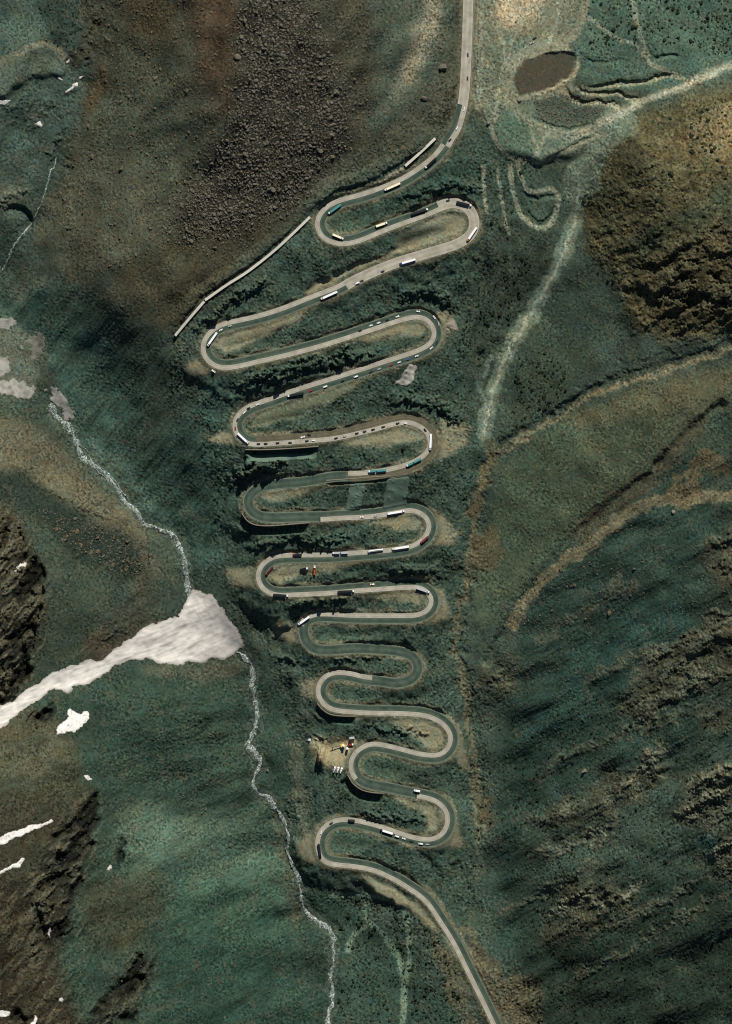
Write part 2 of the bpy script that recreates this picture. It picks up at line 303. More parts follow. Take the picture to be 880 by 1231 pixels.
ridg = 1 - np.abs(spec(9, 40, 1.2, seed=23)); ridg2 = 1 - np.abs(spec(4, 16, 1.0, seed=24))
# streak relief: gullied scree, direction by slope sector
st_l = spec(2.5, 26, 0.9, ang=125, ratio=7, seed=30)    # runs down-left on the scarp over the stream
st_r = spec(2.5, 30, 0.9, ang=152, ratio=8, seed=31)    # right mountain
st_r2 = spec(3, 50, 1.2, ang=140, ratio=4, seed=37)
st_ll = spec(4, 46, 1.1, ang=124, ratio=4.5, seed=32)   # lower left crags
st_rb = spec(1.6, 5, 0.3, ang=152, ratio=6, seed=33)
g1 = spec(1.8, 9, 0.6, seed=25); g1 = g1 - 0.22 * (np.clip(-g1 - .8, 0, 3)) ** 2
sb = np.clip(spec(1.7, 3.6, 0.0, seed=26) - 0.9, 0, 2.2) + 1.5 * np.clip(spec(2.6, 6, 0.2, seed=27) - 1.5, 0, 2)
stony = sstep(spec(10, 110, 1.1, seed=28) + .5 * spec(5, 20, .8, seed=29), -1.2, 1.0)
def facets(cell, seed, tilt=.5, off=1.0, ang=150, ratio=1.0):
    '''broken rock: a jittered-cell mosaic of tilted planes; returns height and a per-block tone'''
    r = np.random.default_rng(seed); a = math.radians(ang)
    X = (U * math.cos(a) + V * math.sin(a) + .6 * WU) / (cell * ratio) + 400; Y = (-U * math.sin(a) + V * math.cos(a) + .6 * WV) / cell + 400
    N = 1 << 10; J = r.random((2, N, N)).astype(np.float32); T = r.normal(0, tilt, (2, N, N)).astype(np.float32); O = r.normal(0, off, (N, N)).astype(np.float32)
    ix = np.floor(X).astype(int); iy = np.floor(Y).astype(int); best = np.full(X.shape, 1e9, np.float32); h = np.zeros_like(best); tone = np.zeros_like(best)
    for dj in (-1, 0, 1):
        for di in (-1, 0, 1):
            cx_ = (ix + di) % N; cy_ = (iy + dj) % N
            dx = X - (ix + di + J[0, cy_, cx_]); dy = Y - (iy + dj + J[1, cy_, cx_]); d = dx * dx + dy * dy; m = d < best
            best = np.where(m, d, best); h = np.where(m, O[cy_, cx_] + T[0, cy_, cx_] * dx * ratio + T[1, cy_, cx_] * dy, h); tone = np.where(m, O[(cy_ + 7) % N, cx_], tone)
    return h.astype(np.float32), (tone / max(off, 1e-3)).astype(np.float32)
fa5, ft5 = facets(4.2, 80, .5, .8, 150, 1.5); fa12, ft12 = facets(11, 81, .9, 1.0, 150, 1.8); fal, ftl = facets(5, 82, .5, .9, 124, 3.5)
H += n3 * 0.9
H += n1 * (0.06 + 0.10 * rough) + g1 * (0.11 + 0.05 * rough) * (.4 + .8 * stony) + sb * (0.12 + 0.75 * rough * stony) + n2 * rough * 0.12
b, m = pmask(SCARP, 14); H[b] += m * (st_l[b] * 0.3 + spec(14, 60, 1.3, ang=124, ratio=3.5, seed=94)[b] * .7)
RIGHT = [(600,900),(640,700),(740,600),(830,520),(920,470),(920,1270),(640,1270),(590,1120)]
LLS = [(-60,880),(100,870),(290,800),(300,900),(390,1130),(390,1290),(-60,1290)]
st_b = spec(2.5, 20, 0.8, ang=150, ratio=4, seed=34)
b, m = pmask(LLS, 20); H[b] += m * (st_b[b] * 0.16 + n1[b] * .06 + spec(18, 120, 1.6, ang=160, ratio=2.2, seed=90)[b] * 2.4)
b, m = pmask([(-60,-60),(545,-60),(545,130),(400,215),(250,360),(210,395),(60,310),(-60,280)], 30); H[b] += m * spec(16, 120, 1.6, ang=115, ratio=2, seed=91)[b] * 2.3
b, m = pmask([(540,180),(640,220),(660,300),(590,520),(560,720),(570,1040),(590,1180),(480,1060),(380,1010),(300,740),(280,500),(240,420),(380,260)], 20); H[b] += m * spec(10, 60, 1.3, ang=98, ratio=2, seed=92)[b] * 1.3
b, m = pmask([(110,860),(250,850),(280,930),(230,960),(120,910)], 16); H[b] += m * (n1[b] * .3 + n2[b] * .3)
b, m = pmask(RIGHT, 30); H[b] += m * spec(18, 110, 1.6, ang=150, ratio=2.6, seed=93)[b] * 3.2
H[b] += m * ((st_r[b] + .8 * st_r2[b]) * 0.2 + st_rb[b] * .06)
b, m = pmask(FAN, 8); H[b] += m * (n1[b] * -0.05)
# crags: broken steps
crag = np.zeros((NY, NX), np.float32)
def add_crag(poly, amp, f=12, w=1.5):
    b, m = pmask(poly, f, w); 
    if b is None: return
    x = spec_cr[b]
    H[b] += m * amp * crag_am[b] * (fa5[b] * .33 + fa12[b] * .42 + .15 * sb[b])
    crag[b] = np.maximum(crag[b], m)
spec_cr = spec(4, 26, 1.1, ang=155, ratio=1.7, seed=40) + 0.3 * n1
spec_big = spec(14, 70, 1.5, ang=150, ratio=1.5, seed=41) + 0.25 * spec_cr
crag_am = sstep(spec(25, 90, 1.2, seed=42), -0.7, 0.9)
def crag_big(poly, amp, f=14):
    b, m = pmask(poly, f, 2.0); x = spec_big[b]
    H[b] += m * amp * (.55 * sstep(x, -0.7, 0.0) + .5 * sstep(x, 0.15, 0.8) + .12 * fa12[b] * crag_am[b])
add_crag(OUT_NE, .45, 14); crag_big(OUT_NE, 2.2, 20); b, m = pmask(OUT_NE, 12); H[b] += m * (n2[b] * .3 + fa5[b] * .25)
add_crag([(700,230),(740,250),(752,300),(742,340),(712,305),(698,260)], 1.0, 14)
crag_big(OUT_CORE, 8.5, 26); add_crag(OUT_CORE, .8, 24)
for o_ in OUT_R: crag_big(o_, 4.6, 24, ); add_crag(o_, 1.5, 18, 2.5)
def streak_crag(poly, amp, f=10):
    b, m = pmask(poly, f, 1.0)
    x = st_ll[b] + 0.4 * spec_cr[b]
    H[b] += m * amp * (.6 * sstep(x, -0.4, 0.7) + .5 * sstep(x, 0.9, 1.6) + .22 * fal[b])
    crag[b] = np.maximum(crag[b], m * 0.7)
streak_crag([(36,846),(60,842),(72,850),(62,872),(40,895),(30,880)], 7); streak_crag(LEFT_CLIFF1, 7, 18); streak_crag(LEFT_CLIFF2, 7, 18); streak_crag(LEFT_CLIFF3, 7, 16)
for q in SHADED_CHASM:
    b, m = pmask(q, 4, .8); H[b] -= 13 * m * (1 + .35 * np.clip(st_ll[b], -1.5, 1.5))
streak_crag([(-40,1040),(60,1060),(120,1130),(100,1240),(60,1275),(-40,1275)], 2.0, 16)
streak_crag([(0,880),(60,870),(100,930),(90,950),(40,960),(-40,930)], 1.2, 16)
# drop on the south-east side of the lower-left crags
def ledge(pts, drop, reach):
    """ground falls by `drop` on the right of travel along pts, easing back over `reach`"""
    D, Sg, T = dline(spline(pts, 4), reach + 6, 0.35)
    e = np.clip(np.minimum(T, 1 - T) * 6, 0, 1)
    side = np.where(Sg > 0, -D, D)                       # + on the right
    f = sstep(side, -0.6, 1.8) * (1 - sstep(side, 4, reach))
    H[:] -= np.where(D < reach + 6, drop * e * f, 0)
ledge([(52,668),(54,700),(46,745),(38,790),(22,830),(2,852)][::-1][::-1], 9, 26)
ledge([(20,625),(28,650),(14,690),(0,700)], 8, 22)
ledge([(184,652),(180,668),(176,690),(150,700)], 4, 18)
# scarps of the old plateau and slide edges
ledge([(8,330),(60,318),(95,342),(130,368),(175,396),(214,402)], 0, 20)
ledge([(0,253),(22,246),(40,262),(34,285)], 6, 18)
def channel(pts, depth, half, soft, w=0.5):
    D, Sg, T = dline(spline(pts, 4), half + soft + 8, w)
    H[:] -= np.where(D < half + soft + 8, depth * (1 - sstep(D, half, half + soft)), 0)
    return D
channel(STREAM, 3.0, 3.5, 16); channel(STREAM2, 2.6, 3.5, 14); channel(STREAM0, 2.5, 3, 14)
channel(WASH, 2.2, 7, 14); channel(GULLY_E, 2.5, 1.5, 12, 1.2)
channel(GULLY_N, 4.0, 0.6, 8, .3); channel([(a + 6, b - 8) for a, b in GULLY_N[1:7]], 2.2, 0.5, 6, .8); channel([(a + 2, b - 15) for a, b in GULLY_N[0:5]], 1.6, 0.5, 6, .8); channel([(a, b + 7) for a, b in GULLY_N[2:8]], 1.4, 0.4, 5, .5)
channel(GULLY_S, 6.0, 0.5, 9, .25); channel([(a + 5, b + 11) for a, b in GULLY_S[0:6]], 1.6, 0.5, 7, .6); channel([(a - 4, b - 9) for a, b in GULLY_S[4:9]], 1.4, 0.5, 6, .6)
channel([(130,-40),(128,10),(122,50),(112,90),(92,130),(78,175),(70,195)], 3, 3, 16, 1.2)
# snow gully
b, m = pmask(TONGUE, 14, 0.3); H[b] -= m * 3.0
def ridge(pts, h, half, w=1.0):
    D, Sg, T = dline(spline(pts, 4), half * 2.6 + 6, w); e = np.clip(np.minimum(T, 1 - T) * 5, 0, 1)
    H[:] += np.where(D < half * 2.6, h * e * np.exp(-(D / half) ** 2) * (1 + .3 * fa5), 0)
RIDGES = [([(740,945),(762,930),(784,908),(800,898)],4,6),([(640,1030),(680,1016),(716,1004),(742,988)],3,7),([(826,948),(856,930),(890,914)],5,6),([(812,984),(840,966),(872,946)],5,7),
 ([(846,1034),(870,1014),(895,998)],6,8),([(655,1100),(690,1082),(733,1082),(768,1064)],4,5),([(670,1190),(740,1150),(800,1112),(890,1062)],2.2,4),([(760,812),(800,782),(840,764),(895,740)],4.5,7),
 ([(765,866),(830,826),(890,800)],3.5,6),([(700,960),(665,974),(636,992)],3,6),([(640,940),(690,905),(760,880),(840,850)],1.8,5),([(700,1130),(780,1090),(860,1050)],2,5),([(600,1100),(660,1070),(720,1040)],1.8,5),
 ([(845,655),(870,645),(900,630)],5,6),([(850,742),(880,732),(900,722)],5,6),([(700,820),(740,800),(790,775)],1.5,6),([(650,770),(700,735),(760,700)],1.2,6)]
for pts_, h_, w_ in RIDGES: ridge(pts_, h_, w_)
# rock-glacier lobe and the folds around it
LOBE = [(-30,84),(0,75),(25,63),(44,56),(65,58),(80,73),(82,85),(73,94),(55,92),(34,95),(19,106),(7,118),(-30,120)]
b, m = pmask(LOBE, 5, .35); H[b] += m * 5.5
for pts_, h_ in [([(95,20),(80,60),(70,70)],2),([(60,110),(30,140),(0,165)],2),([(75,105),(45,140),(10,185)],2),([(85,125),(70,165),(50,200)],1.6),([(40,110),(15,130),(-10,142)],1.8),([(118,0),(108,40),(92,80)],2.5),([(80,215),(84,250),(78,290)],2.5),([(36,218),(20,236),(-10,250)],3)]: ridge(pts_, h_, 5)
for pts_, h_ in [([(88,792),(120,765),(150,735)],2),([(100,795),(130,765),(165,735),(186,712)],2),([(110,770),(140,735),(170,700)],1.8),([(125,770),(160,748),(190,738)],1.8),([(0,545),(60,590),(110,612),(150,630)],2.5)]: ridge(pts_, h_, 3.5, .6)
# pit with a berm, spoil terraces
b, m = pmask(PIT, 2, 0.4); bb = blur(pmask(PIT, 2, 0.4)[1], 5)
H[b] += 1.8 * np.clip(bb * 3, 0, 1) * (1 - m)
H[b] = H[b] * (1 - m) + 149.3 * m
H[b] -= 0
def level(poly, z, f=4, w=0.4, keep=0.15):
    b, m = pmask(poly, f, w); H[b] = H[b] * (1 - m) + (z + (H[b] - z) * keep) * m
level([(575,-40),(700,-40),(690,50),(640,60),(600,90),(590,140),(575,140),(572,60)], 150, 10, 0.6, 0.2)
level([(588,150),(640,120),(700,150),(720,160),(690,190),(650,195),(620,190),(600,185)], 144, 8, 0.6, 0.25)
for ln, dz in TERR: ledge(ln, dz, 9)
ledge([(700,71),(720,74),(745,70)], 1.5, 8); ledge([(781,70),(800,67),(816,66)], 3, 8)
ledge([(655,192),(668,187),(692,173),(716,165)][::-1], -2.2, 8); ledge([(631,228),(640,236),(660,235),(668,229)], 2.5, 7); ledge([(631,252),(645,266),(658,262),(668,240)], 3.5, 8)
ledge([(641,136),(650,146),(662,151),(692,153),(714,147)], 2.0, 7)

# ------------------------------------------------------------------ benching the road into the slope
up = np.full((NY, NX), 1e9, np.float32); lo = np.full((NY, NX), -1e9, np.float32)
DR = np.full((NY, NX), 1e9, np.float32); ZR = np.zeros((NY, NX), np.float32)
wob = spec(10, 50, 1.0, seed=50)
HALF = 7.4; R = 42
TC = 1.5 + 0.35 * np.clip(wob, -1.5, 2); TF = 0.72 + 0.06 * wob
for k in range(NR):
    x, y = RMID[k]; z = RZ[k]
    b = box(x - R, x + R, y - R, y + R)
    if b is None: continue
    d = np.hypot(U[b] - x, V[b] - y)
    e = np.maximum(0, d - HALF)
    up[b] = np.minimum(up[b], np.where(d < R, z + e * TC[b], 1e9)); lo[b] = np.maximum(lo[b], np.where(d < R, z - e * TF[b], -1e9))
    m = d < DR[b]
    DR[b] = np.where(m, d, DR[b]); ZR[b] = np.where(m, z, ZR[b])
H0 = H.copy()
both = lo > up
mid = 0.5 * (lo + up)
H = np.where(both, mid, np.clip(H, np.minimum(lo, up), np.maximum(lo, up)))
ease = 1 - sstep(DR, 28, 41)
H = np.where(DR < 1e8, H * ease + H0 * (1 - ease), H0)
offroad = sstep(DR, 7.0, 9.5)
cutface = np.clip(np.abs(H - H0) / 3, 0, 1) * sstep(DR, 9, 12)
st_h = spec(2.2, 16, .7, ang=98, ratio=3, seed=36)
H += offroad * (n1 * 0.1 + g1 * .12 + sb * .28 * stony + st_h * .42 * sstep(DR, 9, 14)) * np.where(DR < 60, 1, 0)
cutmask = (np.clip((H0 - H) / 3, 0, 1) * sstep(DR, 8.5, 11)).astype(np.float32)
H += cutmask * (fa5 * .7 + n1 * 0.3)
ZRs = blur(np.where(DR < 1e8, ZR, 0), 5)
def pad(poly, f=4, keep=0.25):
    b, m = pmask(poly, f, 0.5)
    m = m * (DR[b] < 40)
    H[b] = H[b] * (1 - m) + (ZRs[b] - 0.5 - (DR[b] - 7).clip(0, 60) * .12 + (H[b] - ZRs[b]).clip(-9, 9) * keep + n1[b] * .08) * m
for q in PADS:
    b, m = pmask(q, 12, 0.5); m = m * (DR[b] < 45)
    H[b] = H[b] * (1 - m) + (np.maximum(H[b], ZRs[b] - 0.4 - (DR[b] - 7).clip(0, 60) * .42) * .85 + .15 * H[b]) * m
for q in INFIL: pad(q, 3, 0.15)
pad(PADS[10], 10, .1)
for q in INFIL_GREEN: pad(q, 4, 0.5)
def bank(pts, rise, reach, w=1.0, nz=.45):
    '''cut bank: ground stands higher on the uphill (left of travel) side of pts'''
    D, Sg, T = dline(pts, reach + 8, w)
    e = np.clip(np.minimum(T, 1 - T) * 6, 0, 1); side = np.where(Sg > 0, D, -D)
    f = sstep(side, -1.2, 1.6) * (1 - sstep(side, reach * .35, reach)) * sstep(DR, 9, 11)
    H[:] += np.where(D < reach + 8, rise * e * f * (1 + nz * np.clip(fa5, -1.5, 1.5)), 0)
bank([(476,246),(500,236.5),(520,230),(545,226.5),(567,232),(585,240)], 5, 14, .6, .25)
bank([(476,369),(497,358),(520,357),(537,366),(545,377)], 5.5, 14, .8, .3)
bank([(292,474),(320,461),(350,450),(390,441),(430,430),(460,423)], 7, 14)
bank([(280,468),(310,453),(350,440),(395,431)], 5, 10)
bank([(463,489),(500,483),(516,485),(532,496),(547,506),(558,512)], 6, 14, .8, .3)
bank([(283,594),(292,577),(310,563),(345,564)], 9, 18)
bank([(463,691),(500,685.5),(522,689),(536,700)], 4.5, 12, .8, .3)
bank([(345,734),(358,725),(400,720),(425,717)], 5, 12)
bank([(303,660),(350,651),(425,649)], 5, 12)
bank([(365,262),(386,244),(404.5,230),(438.5,221),(468,206),(490,192),(514,177),(528,162)], 4.5, 20, .25, .1)
bank([(207,399),(223,381),(243,357.5),(269,340),(297,322),(332,294),(369,259)], 5, 16, .2, .1)
bank([(236,404),(256,384),(280,366),(302,352),(330,340)], 6, 12)
bank([(330,792),(360,800)][::1], 3, 10)
bank([(395,792),(430,794),(470,796)], 3, 8)
bank([(440,870),(480,880),(520,890)], 3, 8)
bank([(430,978),(480,985),(520,992)], 3, 8)
H = np.where(DR < 7.0, ZR, H)
# retaining walls: the ground steps down beyond each of them
PADS_DONE = True
WALLS = [([(295,540.5),(320,540.5),(350,539),(383,536.5)], 11.0, 13),
         ([(291,617),(297,625.5),(306,630.5),(322,632),(345,630.5),(372,628.2)], 11, 12),
         ([(381.5,846),(388,853.5),(398,859.3),(412,861),(428,861.3)], 8.0, 10),
         ([(418,932),(424,942),(434,949.5),(446,953),(461,954.3)], 10, 12),
         ([(392,577.5),(420,575.5),(446,573.5),(470,572)], 5, 7),
         ([(569.7,0),(568.5,40),(567,80),(565,122)], 3.0, 6)]
WALLZ = []
for wl, hgt, reach in WALLS:
    p = spline(wl, 3)
    zt = np.array([ZR[int(round(np.clip(b_ + M, 0, NY - 1))), int(round(np.clip(a_ + M, 0, NX - 1)))] for a_, b_ in p])
    WALLZ.append((p, zt, hgt))
    D, Sg, T = dline(p, reach + 5)
    z = np.interp(T, np.linspace(0, 1, len(zt)), zt)
    below = np.where(wl[0][1] > 130, Sg < 0 if False else Sg, Sg)
    sidepos = (Sg > 0)                                   # traced west->east / top->down: the drop side is handled below
    drop_left = (wl[0][0] > 560)
    ok = (Sg > 0) if drop_left else (Sg < 0)
    e = np.clip(np.minimum(T, 1 - T) * 10, 0, 1)
    tgt = z - hgt * e - 0.08 * D
    m = ok & (D < reach) & (D > 0.35)
    H = np.where(m, np.minimum(H, tgt), H)
SURF = H.copy()                                          # what vehicles stand on
H = np.where(DR < 6.2, H - 0.35, H).astype(np.float32)

def hs(u, v):
    return bil(SURF, np.atleast_1d(np.asarray(u, float)) + M, np.atleast_1d(np.asarray(v, float)) + M)
def world(u, v, z): return (u - 440.0, 615.5 - v, z)

# ------------------------------------------------------------------ soil and rock colours (albedo), shade painted into the left crags
C = np.zeros((NY, NX, 3), np.float32)
G = 1.28
C[:] = lin((62, 74, 64)) * G
def paint(poly, col, f=8, a=1.0, w=1.0, g=G):
    b, m = pmask(poly, f, w)
    if b is None: return
    m = (m * a)[..., None]; C[b] = C[b] * (1 - m) + (lin(col) * g).astype(np.float32) * m
def stroke(pts, half, col, f=3, a=1.0, w=0.6, g=G):
    D, Sg, T = dline(spline(pts, 5), half + f + 12, w)
    m = ((1 - sstep(D, half, half + f)) * a * (D < 1e8))[..., None]
    C[:] = C * (1 - m) + (lin(col) * g).astype(np.float32) * m
# broad provinces
paint([(-60,-60),(180,-60),(120,60),(80,180),(50,260),(10,320),(-60,340)], (66,80,72), 16)
paint([(-60,-60),(60,-60),(52,30),(50,55),(20,62),(-60,90)], (74,90,80), 10)
paint([(130,-60),(600,-60),(575,130),(520,170),(400,225),(360,260),(240,370),(212,400),(120,372),(60,325),(60,230),(110,110)], (73,74,61), 14)
paint([(120,110),(215,110),(235,200),(225,290),(150,330),(110,240)], (90,94,78), 26, .85)
paint([(85,200),(150,180),(215,230),(200,300),(140,340),(80,310),(70,250)], (80,80,66), 24, .8)
paint([(225,-50),(300,-50),(288,40),(282,110),(280,140),(262,130),(240,90),(225,40)], (80,63,49), 14, .9, 2)
paint([(150,-40),(225,-40),(210,40),(170,60),(150,20)], (84,72,50), 18, .7)
paint([(118,85),(135,90),(112,140),(98,145)], (92,72,48), 8, .7)
paint(BOULD, (60,57,48), 20, .95)
paint([(400,-40),(520,-40),(510,60),(480,130),(430,160),(400,90)], (76,74,60), 16)
paint([(440,-20),(530,-40),(545,30),(520,90),(480,150),(440,155),(455,90)], (80,92,80), 12, .7)
paint([(515,-30),(528,-30),(528,30),(508,80),(490,110),(475,122),(488,70),(505,30)], (142,132,110), 9, .9)
paint([(215,270),(330,262),(370,250),(255,345),(215,398),(150,385),(140,330)], (70,66,50), 14, .8)
paint(SCARP, (50,68,60), 12, .95)
paint([(60,330),(110,350),(180,398),(150,420),(110,400),(70,370)], (58,68,58), 10, .6)
paint([(150,340),(215,404),(250,450),(215,520),(150,560),(180,480),(140,420)], (54,58,48), 14, .5)
paint([(0,340),(60,300),(80,330),(60,340),(20,370)], (70,72,60), 8, .6)
# left mountain
paint([(-60,500),(0,482),(50,500),(90,545),(140,590),(190,645),(215,690),(222,715),(150,770),(-60,860)], (66,76,64), 12)
paint([(-60,500),(10,500),(55,520),(100,570),(150,610),(180,650),(190,690),(182,705),(165,660),(110,625),(70,600),(20,570),(-60,580)], (104,98,78), 10, .9)
paint([(-60,560),(30,565),(75,605),(110,625),(150,640),(180,680),(150,700),(100,680),(60,640),(20,610),(-60,600)], (44,54,46), 10, .9)
paint(LEFT_CLIFF1, (66,62,50), 8, .9)
paint([(88,788),(110,765),(150,720),(175,690),(188,705),(180,740),(150,768),(118,788)], (78,68,54), 8, .85)
paint([(120,735),(190,690),(220,705),(220,735),(165,750),(130,770)], (54,64,56), 10, .6)
paint([(-60,880),(60,845),(160,800),(270,800),(310,850),(300,900),(340,990),(350,1080),(395,1130),(395,1290),(-60,1290)], (58,76,64), 12)
paint([(160,800),(290,795),(290,812),(250,818),(190,812),(165,806)], (94,94,78), 6, .8)
paint([(-60,890),(50,850),(95,870),(98,930),(112,955),(90,1010),(50,1060),(40,1130),(50,1200),(90,1290),(-60,1290)], (64,64,49), 12, .9)
paint([(-60,870),(60,850),(90,880),(80,920),(20,930),(-60,935)], (84,82,64), 14, .7); paint([(-60,960),(60,960),(90,975),(60,1030),(-60,1060)], (58,54,42), 10, .7)
paint([(60,850),(120,840),(200,880),(270,940),(280,960),(230,955),(150,905),(100,900)], (44,60,52), 20, .8)
paint([(140,960),(200,980),(300,990),(250,1020),(170,1040),(140,1020)], (88,96,80), 16, .7)
paint([(150,975),(320,985),(346,1050),(355,1100),(280,1120),(200,1100),(150,1060)], (88,110,94), 26, .85)
paint([(90,1060),(190,1050),(200,1100),(150,1150),(110,1140)], (70,70,54), 16, .8)
paint([(200,1060),(340,1050),(350,1150),(290,1200),(200,1140)], (56,82,68), 24, .8)
paint([(180,1120),(330,1160),(390,1200),(390,1290),(200,1290)], (46,70,60), 24, .7)
def banded(poly, dark, light, f=6, thr=0.0):  # cliff shading put into the colour: low streaks dark, high streaks light
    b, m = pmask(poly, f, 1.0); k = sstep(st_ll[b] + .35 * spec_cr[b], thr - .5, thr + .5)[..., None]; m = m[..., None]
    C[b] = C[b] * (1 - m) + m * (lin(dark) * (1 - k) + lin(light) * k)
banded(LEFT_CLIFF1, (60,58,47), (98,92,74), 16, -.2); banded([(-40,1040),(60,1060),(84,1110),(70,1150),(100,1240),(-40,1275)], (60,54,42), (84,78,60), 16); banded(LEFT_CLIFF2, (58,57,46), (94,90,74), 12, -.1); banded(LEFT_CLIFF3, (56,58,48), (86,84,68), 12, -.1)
for bl in SHADED_CHASM: paint(bl, (22,23,20), 4, .85, .8)  # near-black paint stands in for cliff shadow inside the recesses
paint([(330,1000),(342,1000),(352,1060),(366,1110),(356,1110),(345,1070)], (88,82,64), 5, .7)
# valley floor by the stream
paint([(295,790),(340,830),(355,890),(365,960),(400,1070),(440,1100),(590,1250),(560,1290),(400,1290),(360,1100),(345,1000),(310,930)], (52,70,60), 12, .9)
stroke([(352,895),(358,930),(362,980),(362,1010)], 5, (90,94,80), 5, .75, 1.0)
# switchback slope
paint([(560,180),(600,160),(640,200),(660,300),(600,420),(580,520),(575,620),(550,720),(545,800),(575,950),(570,1050),(600,1180),(540,1110),(480,1060),(380,1020),(370,900),(380,820),(300,720),(268,690),(290,560),(270,480),(245,400),(300,350),(380,255),(480,215)], (57,72,62), 10, .95)
paint([(390,270),(430,240),(500,215),(560,195),(560,235),(480,250),(430,270)], (46,66,58), 8, .7)
# the east side
paint([(560,-60),(700,-60),(702,20),(690,45),(650,58),(600,60),(600,140),(575,150),(572,60)], (104,104,86), 8)
paint([(585,-50),(660,-50),(648,25),(622,42),(596,30)], (166,146,118), 14, .75)
paint([(588,60),(612,40),(640,52),(618,75),(614,100),(620,118),(648,124),(720,160),(690,180),(660,198),(630,190),(600,175),(585,150),(598,110)], (92,100,84), 6, .9)
paint([(612,66),(680,53),(697,72),(690,100),(686,120),(640,122),(614,118),(606,90)], (126,121,100), 3, .85, .4)
paint([(690,-60),(940,-60),(940,90),(870,85),(800,105),(745,110),(700,112),(694,60)], (68,86,74), 8)
paint(PIT, (66,61,50), 2, 1, .4)
paint([(641,126),(662,116),(692,123),(725,133),(727,145),(692,152),(662,150),(645,137)], (66,76,64), 3, .9, .3)
paint(OUT_NE, (86,80,56), 14)
paint([(790,180),(830,160),(890,110),(940,110),(940,200),(840,195)], (122,104,72), 16, .85)
paint(OUT_CORE, (78,71,52), 24, .8); paint([(750,296),(800,262),(890,225),(890,262),(820,275),(760,320)], (56,66,50), 10, .75, 2); paint([(712,180),(760,150),(780,190),(745,260),(708,240)], (70,68,48), 12, .6, 2)
paint([(580,255),(640,270),(672,270),(668,330),(630,370),(600,420),(575,500),(560,420),(570,330)], (54,62,52), 10, .8)
paint([(700,300),(745,350),(752,400),(700,420),(660,400),(648,380)], (54,66,56), 10, .9)
paint([(640,390),(700,415),(735,440),(690,470),(640,505),(610,520),(605,470)], (56,66,54), 8, .9)
paint([(752,402),(800,412),(920,408),(940,440),(860,440),(760,452),(700,470),(690,450),(740,430)], (60,70,60), 8, .8)
paint(FAN, (74,85,67), 8)
paint([(680,505),(760,470),(870,440),(940,440),(940,480),(865,486),(830,500),(760,500),(690,520)], (96,89,65), 14, .75)
paint([(700,520),(790,500),(838,508),(795,555),(740,595),(690,635),(660,640),(690,560)], (82,86,66), 14, .6)
paint([(815,470),(900,460),(940,470),(940,500),(860,490),(830,520),(780,540)], (72,72,54), 16, .6)
paint(RIGHT, (46,63,55), 16, .97)
paint([(840,520),(940,480),(940,600),(820,598),(800,580)], (58,68,56), 14, .8)
paint([(870,600),(940,600),(940,900),(880,870),(840,760)], (60,66,52), 24, .7)
paint([(720,760),(800,720),(850,740),(760,800),(690,860),(640,900),(620,880)], (44,70,64), 24, .7)
paint([(640,986),(720,930),(800,900),(900,880),(940,940),(940,1060),(840,1040),(760,1060),(660,1130),(620,1080)], (66,80,68), 26, .8)
paint([(836,1008),(860,985),(890,962),(930,950),(930,985),(890,1000),(858,1040)], (44,74,72), 8, .7)
paint([(640,1130),(760,1070),(880,1060),(940,1080),(940,1290),(640,1290),(610,1200)], (44,56,46), 20, .85)
for o_ in OUT_R: paint(o_, (78,74,58), 8, .7, 2)
paint([(575,640),(590,635),(605,650),(595,680),(575,690),(568,670)], (96,82,58), 5, .7, 1.2)
paint([(575,955),(600,960),(590,1000),(575,1000)], (88,78,56), 6, .7)
paint([(556,1110),(585,1145),(600,1170),(655,1180),(650,1235),(640,1290),(610,1290),(560,1150)], (92,84,64), 5, .8, 1.2)
paint([(520,1120),(545,1150),(575,1240),(555,1240),(535,1190)], (92,86,66), 5, .7, 1)
for pts_, h_, w_ in RIDGES: stroke(pts_, w_ * .5, (88,86,70), w_, .5, 1.2)
for pts_, h_, w_ in RIDGES[:6]: stroke(pts_, w_ * .25, (124,120,100), 3, .4, 1.4)
paint(LOBE, (90,99,86), 5, .85, .35); stroke(LOBE[1:6], 2.5, (104,98,80), 4, .7, .4)
paint([(98,-10),(132,-10),(128,30),(112,80),(88,80),(98,40)], (64,58,45), 8, .8)
paint([(51,10),(92,6),(96,40),(80,52),(55,50)], (50,62,56), 8, .8)
paint([(0,218),(34,224),(36,246),(0,252),(-20,250)], (96,98,82), 6, .7); paint([(52,235),(80,230),(84,270),(66,300),(40,300)], (88,86,70), 8, .6)
paint([(-20,392),(30,395),(52,410),(60,450),(40,470),(-20,475)], (92,94,82), 8, .75); paint([(34,432),(58,430),(70,455),(66,470),(46,458)], (48,54,46), 5, .8)
paint([(105,515),(150,560),(190,612),(180,628),(140,590),(108,552)], (74,90,78), 8, .7)
paint([(100,795),(140,770),(186,745),(205,742),(186,755),(140,786)], (92,78,62), 5, .6)
for p_ in (STREAM, STREAM2): stroke(p_, 4.5, (84,92,80), 4, .8, .8); stroke(p_, 2.6, (44,54,48), 2.5, .6, .8)
stroke(STREAM0, 1.8, (58,66,60), 2.5, .7, .6)
